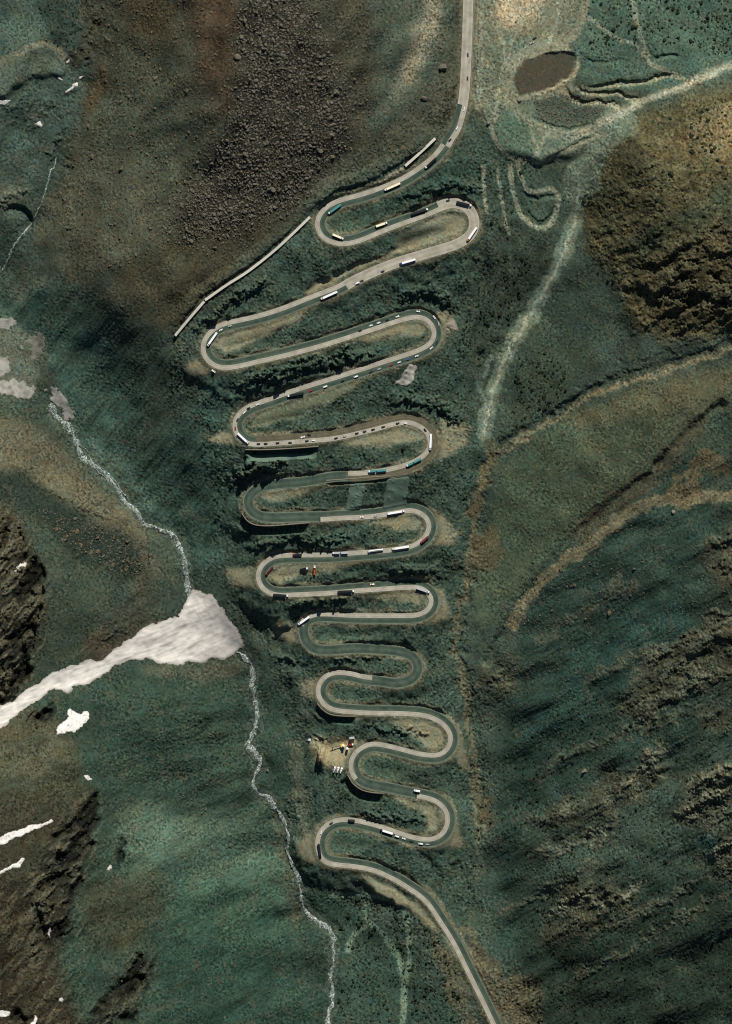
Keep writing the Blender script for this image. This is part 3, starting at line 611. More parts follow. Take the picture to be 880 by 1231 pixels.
# ridges, washes, tracks
stroke([(940,392),(880,418),(835,434),(790,450),(745,462),(700,482),(660,505),(625,530),(602,540)], 1.6, (112,102,78), 5, .8, .6)
stroke(GULLY_N, 2.0, (52,56,46), 3, .6, .8)
stroke([(940,590),(880,596),(830,598),(790,602),(750,620),(710,652),(670,682),(645,705),(615,750)], 5.5, (116,107,82), 4, .85, .5)
stroke([(866,560),(845,555),(830,578),(815,598)], 6, (112,94,66), 8, .6, 1.5)
stroke([(835,512),(790,565),(745,600),(700,640)], 8, (74,68,52), 6, .7, 1)
stroke(WASH[3:], 6, (104,112,96), 5, .8, .45)
stroke(WASH[3:6], 16, (100,108,92), 8, .8, .7)
stroke(WASH[5:], 1.0, (146,148,130), 2.2, .7, .35)
stroke([(588,490),(580,480),(576,460),(590,430)], 2, (96,110,98), 3, .7, .5)
stroke(GULLY_E, 1.5, (100,92,70), 5, .7, .8)
stroke([(594,540),(580,580),(572,620)], 5, (96,84,58), 6, .5, 1.0)
stroke([(640,580),(690,560),(725,534)], 1.2, (92,92,72), 2, .5, .3)
stroke(LOOP_ROAD, 3.6, (118,116,98), 4, .8, .25)
stroke([(880,80),(840,96),(800,112),(757,131),(716,154)], 1.6, (150,144,124), 3, .7, .3)
paint([(592,150),(612,134),(628,146),(646,160),(650,188),(624,190),(605,180)], (78,96,80), 3, .85, .3)
for p_, w_ in TRACKS: stroke(p_, w_, (122,122,104), 2, .8, .15)
for p_, _ in TERR: stroke([(a + 1, b + 4.5) for a, b in p_], 1.6, (128,124,102), 1.5, .85, .15); stroke([(a, b - 1.8) for a, b in p_], 1.0, (66,66,52), 1.5, .6, .15)
stroke([(694,78),(686,96),(640,118),(626,120)], 1.2, (150,138,112), 1.2, .8, .1)
for tr in ([(400,1078),(430,1076),(445,1078),(460,1082),(480,1080)], [(440,1085),(440,1105),(465,1130),(480,1160),(486,1200),(482,1240)], [(440,1115),(425,1125),(418,1145)],
           [(488,1090),(492,1130),(490,1170),(482,1240)]):
    stroke(tr, 1.8, (102,118,100), 2.5, .8, .25)
stroke([(572,955),(578,1010),(576,1050)], 2.4, (92,98,80), 4, .5, .6)
for q in PADS: paint(q, (118,111,90), 4, .92, .4)
paint(PADS[1], (136,128,104), 4, .8, .5); paint(PADS[10], (152,138,108), 4, .9, .4)
for q in INFIL: paint(q, (128,121,98), 3, .9, .3)
for q in INFIL_GREEN: paint(q, (66,84,70), 4, .8, .4)
stroke([(376,265),(391,251),(409,238),(440,227.5),(470,212.5),(488,202)], 1.3, (134,124,102), 1.5, .85, .1)
for p_, w_, c_ in VERGE: stroke(p_, w_, c_, 3, .85, .3)
paint([(478,283),(500,276),(532,272),(540,277),(520,283),(480,292)], (50,62,52), 5, .8, .6)
paint(INFIL[3], (84,94,76), 3, .8, .3)
# road verge gravel
vm = ((1 - sstep(DR + 0.8 * wob, 9.0, 12.5)) * 0.8)[..., None]
C = C * (1 - vm) + (lin((104, 99, 80)) * 1.15).astype(np.float32) * vm
cm = (cutmask * 0.5)[..., None]
C = C * (1 - cm) + (lin((58, 58, 46))).astype(np.float32) * cm
# mottling: minerals, thin scrub, frost-sorted stones
mot = 1 + 0.08 * n2 + 0.06 * n3 + (0.14 * n1 * (0.4 + rough) + 0.27 * g1) * (.55 + .75 * stony)
b, m = pmask(SCARP, 14); mot[b] += m * st_l[b] * 0.10
b, m = pmask(RIGHT, 30); mot[b] += m * (st_r[b] * 0.07 + st_r2[b] * .07 + st_rb[b] * 0.03)
b, m = pmask(LLS, 20); mot[b] += m * (st_b[b] * .07)
b, m = pmask([(556,1110),(600,1170),(655,1180),(640,1290),(600,1290)], 6); mot[b] += m * st_rb[b] * 0.22
FLAT = np.zeros((NY, NX), np.float32)
for q in INFIL + PADS + [PIT]:
    b, m = pmask(q, 3, .3); FLAT[b] = np.maximum(FLAT[b], m)
spk = np.clip(spec(1.7, 3.4, 0.0, seed=63) - 1.5, 0, 2) * (.35 + .65 * stony)
mot = 1 + (mot - 1) * (1 - .65 * FLAT) + (.62 * spk - .38 * np.clip(spec(1.8, 4.2, 0.0, seed=64) - 1.1, 0, 1.6)) * (1 - .8 * FLAT)
C *= np.clip(mot, 0.35, 2.2)[..., None]
hue = spec(14, 70, 1.0, seed=60)
C[..., 0] *= 1 + 0.035 * hue; C[..., 2] *= 1 - 0.03 * hue
h2 = spec(3, 22, 0.8, seed=61)
C[..., 0] *= 1 + 0.06 * h2; C[..., 2] *= 1 - 0.035 * h2
lum_ = C.mean(-1, keepdims=True); C = lum_ + (C - lum_) * 0.88
C *= np.array([0.95, 1.0, 0.905], np.float32)
# tone lowered on the open north-west and west slopes, which come out too bright
b, m = pmask([(-60,-60),(560,-60),(560,150),(400,225),(250,370),(215,400),(60,320),(-60,300)], 20); C[b] *= (1 - .20 * m)[..., None]
b, m = pmask([(-60,480),(60,495),(230,715),(300,780),(310,930),(345,1050),(400,1150),(395,1290),(-60,1290)], 16); C[b] *= (1 - .30 * m)[..., None]
b, m = pmask(OUT_NE, 10); C[b] *= (1 - .22 * m)[..., None]
cg = np.clip(crag, 0, 1)[..., None]; C *= 1 + cg * (.16 * ft5 + .14 * ft12)[..., None].clip(-.4, .5)
patch_ = sstep(spec(7, 40, 1.0, seed=62) + .3 * g1, .6, 1.5)[..., None] * .35 * (stony * (1 - FLAT))[..., None]; C = C * (1 - patch_) + patch_ * lin((88, 84, 68))
b, m = pmask(BOULD, 10); C[b] *= (1 - .12 * m)[..., None]
b, m = pmask(SCARP, 10); C[b] *= (1 + .30 * m)[..., None]
C = np.clip(C, 0.006, 0.8)

# ------------------------------------------------------------------ materials
def new_mat(name):
    m = bpy.data.materials.new(name); m.use_nodes = True
    nt = m.node_tree; return m, nt, nt.nodes['Principled BSDF']
def simple(name, col, rough_=0.6, metal=0.0, noise=0.12, scale=1.5, spec_=0.3):
    m, nt, p = new_mat(name)
    tc = nt.nodes.new('ShaderNodeTexCoord'); nz = nt.nodes.new('ShaderNodeTexNoise'); nz.inputs['Scale'].default_value = scale; nz.inputs['Detail'].default_value = 4
    mr = nt.nodes.new('ShaderNodeMapRange'); mr.inputs[3].default_value = 1 - noise; mr.inputs[4].default_value = 1 + noise
    mx = nt.nodes.new('ShaderNodeMix'); mx.data_type = 'RGBA'; mx.blend_type = 'MULTIPLY'; mx.inputs[0].default_value = 1
    mx.inputs[6].default_value = (*col, 1)
    nt.links.new(tc.outputs['Object'], nz.inputs['Vector']); nt.links.new(nz.outputs['Fac'], mr.inputs[0]); nt.links.new(mr.outputs[0], mx.inputs[7]); nt.links.new(mx.outputs[2], p.inputs['Base Color'])
    p.inputs['Roughness'].default_value = rough_; p.inputs['Metallic'].default_value = metal; p.inputs['Specular IOR Level'].default_value = spec_
    return m
def attr_mat(name, bump=0.6, fine=0.6, rough_=0.95):
    m, nt, p = new_mat(name)
    at = nt.nodes.new('ShaderNodeAttribute'); at.attribute_name = 'soil'
    tc = nt.nodes.new('ShaderNodeTexCoord')
    nz = nt.nodes.new('ShaderNodeTexNoise'); nz.inputs['Scale'].default_value = 0.7; nz.inputs['Detail'].default_value = 5; nz.inputs['Roughness'].default_value = 0.7
    mr = nt.nodes.new('ShaderNodeMapRange'); mr.inputs[1].default_value = 0.25; mr.inputs[2].default_value = 0.75; mr.inputs[3].default_value = 1 - 0.36 * fine; mr.inputs[4].default_value = 1 + 0.36 * fine
    mx = nt.nodes.new('ShaderNodeMix'); mx.data_type = 'RGBA'; mx.blend_type = 'MULTIPLY'; mx.inputs[0].default_value = 1
    nt.links.new(tc.outputs['Object'], nz.inputs['Vector']); nt.links.new(nz.outputs['Fac'], mr.inputs[0])
    nt.links.new(at.outputs['Color'], mx.inputs[6]); nt.links.new(mr.outputs[0], mx.inputs[7]); nt.links.new(mx.outputs[2], p.inputs['Base Color'])
    bp = nt.nodes.new('ShaderNodeBump'); bp.inputs['Strength'].default_value = bump; bp.inputs['Distance'].default_value = 0.5
    nt.links.new(nz.outputs['Fac'], bp.inputs['Height']); nt.links.new(bp.outputs['Normal'], p.inputs['Normal'])
    p.inputs['Roughness'].default_value = rough_; p.inputs['Specular IOR Level'].default_value = 0.05
    return m
M_GROUND = attr_mat('scree_and_soil')
M_SNOW = attr_mat('old_snow', 0.4, 0.18, 0.8)
def road_mat(name, col, tint, track=0.12, joints=0.0):
    m, nt, p = new_mat(name)
    tc = nt.nodes.new('ShaderNodeTexCoord')
    nz = nt.nodes.new('ShaderNodeTexNoise'); nz.inputs['Scale'].default_value = 0.12; nz.inputs['Detail'].default_value = 6
    nz2 = nt.nodes.new('ShaderNodeTexNoise'); nz2.inputs['Scale'].default_value = 1.0; nz2.inputs['Detail'].default_value = 3
    nt.links.new(tc.outputs['Object'], nz.inputs['Vector']); nt.links.new(tc.outputs['Object'], nz2.inputs['Vector'])
    sx = nt.nodes.new('ShaderNodeSeparateXYZ'); nt.links.new(tc.outputs['UV'], sx.inputs[0])
    wv = nt.nodes.new('ShaderNodeMath'); wv.operation = 'MULTIPLY'; wv.inputs[1].default_value = 12.566
    cs = nt.nodes.new('ShaderNodeMath'); cs.operation = 'COSINE'
    nt.links.new(sx.outputs['X'], wv.inputs[0]); nt.links.new(wv.outputs[0], cs.inputs[0])
    mr = nt.nodes.new('ShaderNodeMapRange'); mr.inputs[1].default_value = -1; mr.inputs[3].default_value = 1 - track; mr.inputs[4].default_value = 1 + track * 0.4
    nt.links.new(cs.outputs[0], mr.inputs[0])
    mx = nt.nodes.new('ShaderNodeMix'); mx.data_type = 'RGBA'; mx.inputs[6].default_value = (*col, 1); mx.inputs[7].default_value = (*tint, 1)
    rm = nt.nodes.new('ShaderNodeMapRange'); rm.inputs[1].default_value = 0.35; rm.inputs[2].default_value = 0.65
    nt.links.new(nz.outputs['Fac'], rm.inputs[0]); nt.links.new(rm.outputs[0], mx.inputs[0])
    m2 = nt.nodes.new('ShaderNodeMix'); m2.data_type = 'RGBA'; m2.blend_type = 'MULTIPLY'; m2.inputs[0].default_value = 1
    nt.links.new(mx.outputs[2], m2.inputs[6]); nt.links.new(mr.outputs[0], m2.inputs[7])
    m3 = nt.nodes.new('ShaderNodeMix'); m3.data_type = 'RGBA'; m3.blend_type = 'MULTIPLY'; m3.inputs[0].default_value = 1
    r3 = nt.nodes.new('ShaderNodeMapRange'); r3.inputs[3].default_value = 0.85; r3.inputs[4].default_value = 1.15
    nt.links.new(nz2.outputs['Fac'], r3.inputs[0]); nt.links.new(m2.outputs[2], m3.inputs[6]); nt.links.new(r3.outputs[0], m3.inputs[7])
    nt.links.new(m3.outputs[2], p.inputs['Base Color'])
    p.inputs['Roughness'].default_value = 0.9; p.inputs['Specular IOR Level'].default_value = 0.1
    return m
M_LANE = road_mat('worn_asphalt', lin((58,74,64)), lin((78,90,76)), 0.22)
M_CONC = road_mat('new_concrete', lin((172,166,150)), lin((150,144,128)), 0.12)
M_GRAV = road_mat('compacted_gravel', lin((104,97,78)), lin((84,82,66)), 0.15)
M_EDGE = road_mat('pale_gutter', lin((112,120,102)), lin((86,98,84)), 0.0)
M_WALLC = simple('weathered_wall_concrete', lin((120,114,98)), 0.9, noise=.2, scale=.4)
M_APRON = simple('shotcrete', lin((92,112,96)), 0.95, noise=.2, scale=.5)
def water_mat():
    m, nt, p = new_mat('white_water')
    tc = nt.nodes.new('ShaderNodeTexCoord')
    nz = nt.nodes.new('ShaderNodeTexNoise'); nz.inputs['Scale'].default_value = 0.33; nz.inputs['Detail'].default_value = 5; nz.inputs['Roughness'].default_value = .7; nz.inputs['Distortion'].default_value = 1.5
    nt.links.new(tc.outputs['Object'], nz.inputs['Vector'])
    cr = nt.nodes.new('ShaderNodeValToRGB'); e = cr.color_ramp.elements
    e[0].position = 0.43; e[0].color = (*lin((52,68,60)), 1); e[1].position = 0.64; e[1].color = (.72, .74, .70, 1)
    e2 = cr.color_ramp.elements.new(.55); e2.color = (*lin((150,160,148)), 1)
    nt.links.new(nz.outputs['Fac'], cr.inputs[0]); nt.links.new(cr.outputs[0], p.inputs['Base Color'])
    p.inputs['Roughness'].default_value = 0.45
    return m
M_WATER = water_mat()

# ------------------------------------------------------------------ ground: one sheet, fine in view and stretching to the horizon
ext = np.cumsum(3.0 * 1.42 ** np.arange(19)).astype(np.float32)
fu = np.r_[gu[0] - ext[::-1], gu, gu[-1] + ext]; fv = np.r_[gv[0] - ext[::-1], gv, gv[-1] + ext]
E = len(ext)
def mirror(x, lo_, hi_):
    w_ = hi_ - lo_; t = np.mod(x - lo_, 2 * w_); return lo_ + np.where(t > w_, 2 * w_ - t, t)
iu = np.rint(mirror(fu, gu[0], gu[-1]) + M).astype(int).clip(0, NX - 1); iv = np.rint(mirror(fv, gv[0], gv[-1]) + M).astype(int).clip(0, NY - 1)
eu = np.clip(np.rint(fu + M), 0, NX - 1).astype(int); ev = np.clip(np.rint(fv + M), 0, NY - 1).astype(int)
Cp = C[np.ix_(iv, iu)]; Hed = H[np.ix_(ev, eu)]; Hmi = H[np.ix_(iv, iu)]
FU, FV = np.meshgrid(fu, fv)
dist = np.hypot(np.maximum(0, np.maximum(gu[0] - FU, FU - gu[-1])), np.maximum(0, np.maximum(gv[0] - FV, FV - gv[-1])))
big = np.sin(FU / 310 + 1.3 * np.sin(FV / 420)) * np.cos(FV / 380 - 0.7 * np.sin(FU / 510))
side = np.abs(FU - 400) / 900
Hp = Hed + (Hed - Hmi) * np.exp(-dist / 160) + dist * (0.12 * big + 0.22 * np.clip(side, 0, 1)) * np.exp(-dist / 5000)
verts = np.stack([FU - 440, 615.5 - FV, Hp], -1).reshape(-1, 3)
ny, nx = Hp.shape
i0 = (np.arange(ny - 1)[:, None] * nx + np.arange(nx - 1)[None]).ravel()
faces = np.stack([i0, i0 + nx, i0 + nx + 1, i0 + 1], 1)
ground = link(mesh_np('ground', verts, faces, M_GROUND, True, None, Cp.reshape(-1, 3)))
tag(ground, kind='structure', label='green grey mountainside of scree, soil and dark rock', cat='ground')

# ------------------------------------------------------------------ road sheets
def strip(name, k0, k1, off0, off1, dz, mat, thick=None, cols=None):
    ks = np.arange(k0, k1 + 1)
    offs = np.linspace(off0, off1, cols or max(2, int(abs(off1 - off0) / 1.6) + 1))
    vs, uvs = [], []
    for j, o in enumerate(offs):
        p = RC[ks, :2] + RN[ks] * o
        vs.append(np.stack([p[:, 0] - 440, 615.5 - p[:, 1], RZ[ks] + dz], 1)); uvs.append(np.stack([np.full(len(ks), (o - off0) / (off1 - off0)), S[ks] / 5], 1))
    n = len(ks); c = len(offs)
    v = np.concatenate(vs); uv = np.concatenate(uvs)
    if thick:
        v = np.concatenate([v, v[:n] - (0, 0, thick), v[-n:] - (0, 0, thick)]); uv = np.concatenate([uv, uv[:n], uv[-n:]])
    f = []
    ii = np.arange(n - 1)
    sgn = 1 if off1 < off0 else -1
    def quad(a, b):
        q = np.stack([a * n + ii, a * n + ii + 1, b * n + ii + 1, b * n + ii], 1); return q if True else q
    for j in range(c - 1): f.append(quad(j + 1, j) if off1 > off0 else quad(j, j + 1))
    if thick: f.append(quad(0, c)); f.append(quad(c + 1, c - 1))
    return mesh_np(name, v, np.concatenate(f), mat, False, uv)
def runs(test):
    out = []; k = 0
    while k < NR:
        if test(k):
            j = k
            while j + 1 < NR and test(j + 1): j += 1
            if j > k: out.append((k, j))
            k = j + 1
        else: k += 1
    return out
road = link(strip('road', 0, NR - 1, -W_R, W_L, 0.0, M_LANE, 0.4, 9)); tag(road, kind='structure', label='worn dark asphalt switchback road winding down the slope', cat='road')
def structure(o, label, cat): link(o); return tag(o, label, cat, None, 'structure')
for a, b_ in runs(lambda k: RK[k] in 'ct'):
    structure(strip('concrete_lane', a, min(b_ + 1, NR - 1), -2.8, 2.75, 0.12, M_CONC, 0.12), 'pale concrete lane along the switchback road', 'road')
for a, b_ in runs(lambda k: RK[k] == 'w'):
    structure(strip('concrete_lane', a, min(b_ + 1, NR - 1), -2.9, 9.3, 0.12, M_CONC, 0.12), 'full width pale concrete road surface', 'road')
for a, b_ in runs(lambda k: RK[k] == 'k'):
    structure(strip('concrete_lane', a, min(b_ + 1, NR - 1), 3.2, 9.3, 0.12, M_CONC, 0.12), 'pale concrete lane on the upper curve', 'road')
for a, b_ in runs(lambda k: RK[k] == 't'):
    structure(strip('gravel_lane', a, b_, 3.0, 9.4, 0.08, M_GRAV, 0.08), 'brown gravel lane beside the concrete lane', 'road')
for a, b_ in runs(lambda k: RK[k] in 'cdk'):
    structure(strip('road_gutter', a, b_, 8.6, 9.7, 0.10, M_EDGE, 0.1, 2), 'pale stone gutter edging the asphalt lane', 'road edge')
for a, b_ in runs(lambda k: RK[k] == 'd'):
    structure(strip('road_gutter', a, b_, -3.2, -1.9, 0.10, M_EDGE, 0.1, 2), 'pale stone gutter edging the bare road', 'road edge')

# ------------------------------------------------------------------ water
def stream(name, pts, w0, label, seed):
    r = np.random.default_rng(seed)
    p = spline(pts, 2.0); n = len(p)
    t = np.gradient(p, axis=0); t /= np.linalg.norm(t, axis=1)[:, None]; nn = np.stack([t[:, 1], -t[:, 0]], 1)
    wob1 = np.convolve(r.standard_normal(n + 8), np.ones(5) / 5, 'same')[4:-4] * 2.4
    p = p + nn * wob1[:, None] * 0.8
    wid = w0 * (1 + 0.7 * np.convolve(r.standard_normal(n + 8), np.ones(4) / 4, 'same')[4:-4]).clip(0.4, 2)
    vs = []
    for o in (-1, -.4, .4, 1):
        q = p + nn * (wid * o)[:, None]
        z = hs(q[:, 0], q[:, 1]) * 0.3 + hs(p[:, 0], p[:, 1]) * 0.7 + 0.75 - (0.9 if abs(o) == 1 else 0)
        vs.append(np.stack([q[:, 0] - 440, 615.5 - q[:, 1], z], 1))
    ii = np.arange(n - 1); f = [np.stack([(a + 1) * n + ii, (a + 1) * n + ii + 1, a * n + ii + 1, a * n + ii], 1) for a in range(3)]
    o = link(mesh_np(name, np.concatenate(vs), np.concatenate(f), M_WATER, True)); tag(o, label, 'stream', None, 'structure')
stream('stream', STREAM, 3.5, 'white water stream dropping down the valley above the snow tongue', 1)
stream('stream', STREAM2, 2.8, 'white water stream running out below the snow tongue', 2)
stream('stream', STREAM0, 0.9, 'thin stream in the upper valley', 3)
stream('stream', [(a + 7, b + 3) for a, b in STREAM[4:8]], 0.8, 'side thread of the stream', 4)
stream('stream', [(91,560-28),(108,545),(112,560),(128,574)], 0.7, 'side thread of the stream', 5)

# ------------------------------------------------------------------ draped bodies: snow, spoil
SB = np.maximum(blur(SURF, 3), SURF - .3)
def drape(name, poly, thick, mat, col, res=1.0, w=0.6, edge=4.0, bump=0.0, streak=None, parent=None):
    p = np.asarray(poly, float)
    u = np.arange(p[:, 0].min() - 4, p[:, 0].max() + 4, res); v = np.arange(p[:, 1].min() - 4, p[:, 1].max() + 4, res)
    A, B = np.meshgrid(u, v)
    wu = bil(WU, A + M, B + M); wv = bil(WV, A + M, B + M)
    inside = pip(A + wu * w, B + wv * w, poly)
    k = max(1, int(round(edge / res)))
    soft = blur(inside.astype(np.float32), max(1, k / 2))
    t = np.clip((soft - 0.32) * 2.0, -0.2, 1.0)
    z = bil(SB, A + M, B + M) + thick * np.sign(t) * np.abs(t) ** 0.7
    nb = bil(n2, A + M, B + M); z = z + bump * nb * np.clip(t, 0, 1)
    cell = inside[:-1, :-1] | inside[1:, :-1] | inside[:-1, 1:] | inside[1:, 1:]
    ny_, nx_ = A.shape
    idx = (np.arange(ny_ - 1)[:, None] * nx_ + np.arange(nx_ - 1)[None])[cell]
    f = np.stack([idx, idx + nx_, idx + nx_ + 1, idx + 1], 1)
    vv = np.stack([A - 440, 615.5 - B, z], -1).reshape(-1, 3)
    cc = np.repeat(np.asarray(col, np.float32)[None], len(vv), 0)
    if streak is not None:
        s_ = bil(streak, A + M, B + M).ravel(); cc = cc * np.clip(1 + 0.17 * s_ + 0.05 * nb.ravel(), 0.45, 1.3)[:, None]
        far = sstep(A.ravel(), 215, 300)
        dirt = np.clip(np.clip(1 - t.ravel() * 1.1, 0, 1) * .75 + .30 * far * (s_ > -.4) + .35 * sstep(s_, .7, 1.8), 0, .85)[:, None]; cc = cc * (1 - dirt) + lin((120,112,98)) * dirt
    elif mat is M_SNOW:
        dirt = np.clip(np.clip(.9 - t.ravel(), 0, 1) * .55 + .08 * nb.ravel().clip(0, 2), 0, .6)[:, None]; cc = cc * (1 - dirt) + lin((120,116,104)) * dirt
    used, inv = np.unique(f, return_inverse=True)
    return mesh_np(name, vv[used], inv.reshape(f.shape), mat, True, None, cc[used])
SNOW = lin((216, 211, 202)); DIRTY = lin((202, 197, 187)); GREYS = lin((150,148,137))
sn_st = spec(2.2, 26, 0.9, ang=160, ratio=6, seed=70)
o = link(drape('snow_tongue', TONGUE, 1.2, M_SNOW, DIRTY, 0.8, 0.42, 6, 0.10, sn_st))
tag(o, 'long tongue of dirty old avalanche snow widening towards the stream', 'snow')
PATCH = [([(78.4,110.8),(83.5,104),(91.4,98.9),(93.8,100.6),(87,106.4),(80,114.2)], SNOW, 'slim slanting snow patch in the upper gully, largest of the cluster by the mound'),
 ([(96,93.8),(99.6,90),(102.3,90.7),(98.9,95.5)], SNOW, 'tiny snow patch just uphill of the slim slanting one in the upper gully'),
 ([(80.8,75.7),(85.2,72.3),(87,74.3),(82.8,78.4)], SNOW, 'tiny snow patch above the rounded mound, uppermost of all the snow'),
 ([(69,94.8),(76.7,95.5),(75.7,98.2),(71,97.5)], SNOW, 'tiny flat snow patch at the tip of the rounded mound'),
 ([(-6,123.4),(6,120),(12,121),(5,127),(-6,128)], SNOW, 'small snow patch cut by the photo edge below the rounded mound'),
 ([(42,147),(46.7,145),(52,149),(49.4,153.4),(44.3,151.7)], SNOW, 'small blocky snow patch alone below the rounded mound'),
 ([(-6,374),(0,376.7),(6.8,380),(22,389.3),(20.5,392.7),(6.8,390.3),(-6,389.3)], GREYS, 'grey snow strip beside the upper stream, highest of the dirty snow'),
 ([(-6,455),(20.5,455),(37.5,460),(46,467),(34,477.3),(13.6,477.3),(-6,470.5)], GREYS, 'wide dirty snow bank above the head of the white water'),
 ([(34,410),(46,400),(52,412),(53,426),(44,428),(38,432)], lin((112,112,100)), 'grey dirt-covered snow fan above the dirty snow bank'),
 ([(57,468),(75,470.5),(83.5,485.8),(90.4,504.6),(81.8,503),(68,488)], GREYS, 'narrow dirty snow bank along the east bank at the head of the white water'),
 ([(-6,431),(8.5,429.5),(10,440),(3.4,450),(-6,450)], GREYS, 'small dirty snow patch at the photo edge above the snow bank'),
 ([(83.5,854),(104,857.4),(106.7,862.5),(90.4,883),(85.2,880.3),(70,882.3),(64.8,877.9),(73.3,871),(83.5,862.5)], SNOW, 'bright white snow patch with ragged edge just below the snow tongue'),
 ([(22,682),(30.7,676.7),(27,685),(23,688.6)], DIRTY, 'small snow patch in the dark crags above the snow tongue'),
 ([(-8,1006),(0,1004),(20.5,997),(61,985),(63,988),(37.5,999),(10,1011),(-8,1017)], SNOW, 'long white snow streak on the brown slope, upper of the two streaks'),
 ([(-8,1051),(0,1047.3),(30.7,1032.3),(33,1034.7),(13.6,1045),(0,1051),(-8,1055)], SNOW, 'thin white snow streak on the brown slope, lower of the two streaks'),
 ([(102,934.8),(106.4,932.4),(110.8,938),(107.4,941)], SNOW, 'tiny snow patch at the top of the long black cliff'),
 ([(-6,1213),(10,1212),(14,1216),(3,1220),(-6,1220)], SNOW, 'small snow patch in the lowest corner crags'),
 ([(59.5,1121.6),(63,1113),(65,1118),(62,1126.7)], SNOW, 'small snow patch inside the black hollow of the cliff'),
 ([(38,1231),(42.6,1220),(45,1226),(43,1233)], SNOW, 'tiny snow patch at the lower photo edge between crags'),
 ([(127,1045),(131,1039.5),(133,1043),(129,1047)], SNOW, 'tiny snow spot on the slope beside the long black cliff'),
 ([(72,1200),(76,1197),(77,1202),(73,1204)], SNOW, 'tiny snow spot on the crags above the lowest black cliff')]
for poly, col, lab in PATCH:
    o = link(drape('snow_patch', poly, 0.8 if col is SNOW else 0.4, M_SNOW, col, 0.6, 0.4 if col is SNOW else .8, 1.4, 0.05, n1 if col is SNOW else n2 * .7)); tag(o, lab, 'snow patch', 'patches of old snow')
o = link(drape('spoil_heap', [(479,461),(481,451.7),(487,448.3),(492,440),(496,441),(498.7,450),(496.3,459),(487.8,465)], 1.2, M_SNOW, lin((196,191,176)), 0.7, 0.9, 2.5, 0.35, g1))
tag(o, 'pale heap of dumped rubble on the slope below the queue of cars', 'rubble heap')
o = link(drape('spoil_heap', [(538,388),(544,386),(546,394),(549,398),(543,402),(538,396)], 1.2, M_SNOW, lin((140,133,116)), 0.8, 0.6, 3, 0.6, g1))
tag(o, 'small pale rubble heap outside the second gully-side hairpin', 'rubble heap')

# ------------------------------------------------------------------ walls, galleries
def ribbon(name, p, z0, z1, half, mat, parent=None, lift=None):
    """closed wall along plan polyline p; z0/z1 bottom/top arrays"""
    n = len(p); t = np.gradient(p, axis=0); t /= np.linalg.norm(t, axis=1)[:, None]; nn = np.stack([t[:, 1], -t[:, 0]], 1)
    a = p + nn * half; b = p - nn * half
    f3 = lambda q, z: np.stack([q[:, 0] - 440, 615.5 - q[:, 1], z], 1)
    v = np.concatenate([f3(a, z0), f3(a, z1), f3(b, z1), f3(b, z0)])
    ii = np.arange(n - 1); f = []
    for r in range(4):
        s_ = (r + 1) % 4
        f.append(np.stack([r * n + ii, s_ * n + ii, s_ * n + ii + 1, r * n + ii + 1], 1))
    f.append(np.array([[0, 3 * n, 2 * n, n], [n - 1, 2 * n - 1, 3 * n - 1, 4 * n - 1]]))
    me = mesh_np(name, v, np.concatenate(f), mat); return link(me, parent)
WLAB = ['tall straight concrete retaining wall below the third stream-side hairpin', 'curved retaining wall under the fourth stream-side hairpin', 'curved retaining wall under the seventh stream-side hairpin',
        'curved retaining wall below the hairpin with the works yard', 'low retaining wall above the two pale slope panels', 'low wall along the straight top road']
for (p, zt, hgt), lab in zip(WALLZ, WLAB):
    root = bpy.data.objects.new('retaining_wall', None); link(root); root.location = world(p[0][0], p[0][1], zt[0] - hgt)
    tag(root, lab, 'retaining wall', 'retaining walls of the road')
    e = np.clip(np.minimum(np.linspace(0, 1, len(p)), np.linspace(1, 0, len(p))) * 10, 0.15, 1)
    w_ = ribbon('wall_face', p, zt - hgt * e - 1.5, zt + 0.05, 0.45, M_WALLC); c_ = ribbon('coping', p, zt + 0.053, zt + 0.5, 0.6, M_WALLC)
    for q in (w_, c_):
        q.data.transform(Matrix.Translation(-root.location)); q.parent = root
def draped_slab(name, poly, lab, mat=M_APRON):
    o = link(drape(name, poly, 0.9, mat, (1, 1, 1), 0.8, 0.06, 1.2)); tag(o, lab, 'slope panel', 'concrete slope panels'); return o
draped_slab('slope_panel', [(296,548),(381,544.5),(380,552),(340,554),(297,555)], 'long pale concrete apron below the tall straight retaining wall')
draped_slab('slope_panel', [(421,579),(440,578),(433,612),(416,613)], 'pale concrete slope panel, narrower one below the low wall')
draped_slab('slope_panel', [(466,576),(492,573),(488,606),(460,611)], 'wide dull concrete slope panel nearer the gully')
M_ROOF = simple('gallery_roof_concrete', lin((196,190,174)), .8, noise=.12, scale=.3)
def gallery(pts, lab):
    p = spline(pts, 4); z = hs(p[:, 0], p[:, 1]); z = np.convolve(np.pad(z, 4, mode='edge'), np.ones(9) / 9, 'valid') + 1.0
    root = bpy.data.objects.new('avalanche_gallery', None); link(root); root.location = world(*p[0], z[0]); tag(root, lab, 'avalanche gallery', 'railway galleries')
    t = np.gradient(p, axis=0); t /= np.linalg.norm(t, axis=1)[:, None]; nn = np.stack([t[:, 1], -t[:, 0]], 1)
    parts = [ribbon('gallery_wall', p + nn * 1.3, z - 4, z + 1.8, .2, M_WALLC), ribbon('gallery_wall', p - nn * 1.3, z - 4, z + 1.8, .2, M_WALLC), ribbon('gallery_roof', p, z + 1.803, z + 2.2, 1.55, M_ROOF)]
    for q in parts: q.data.transform(Matrix.Translation(-root.location)); q.parent = root
gallery([(211,404),(226,386),(246,363)], 'lowest short length of the pale railway gallery below the brown plateau')
gallery([(247,361.5),(272,344),(300,326),(335,298),(373,262)], 'long pale railway gallery running up to the first stream-side hairpin')
gallery([(487,201),(505,185),(523,168)], 'short pale railway gallery beside the upper road curve')

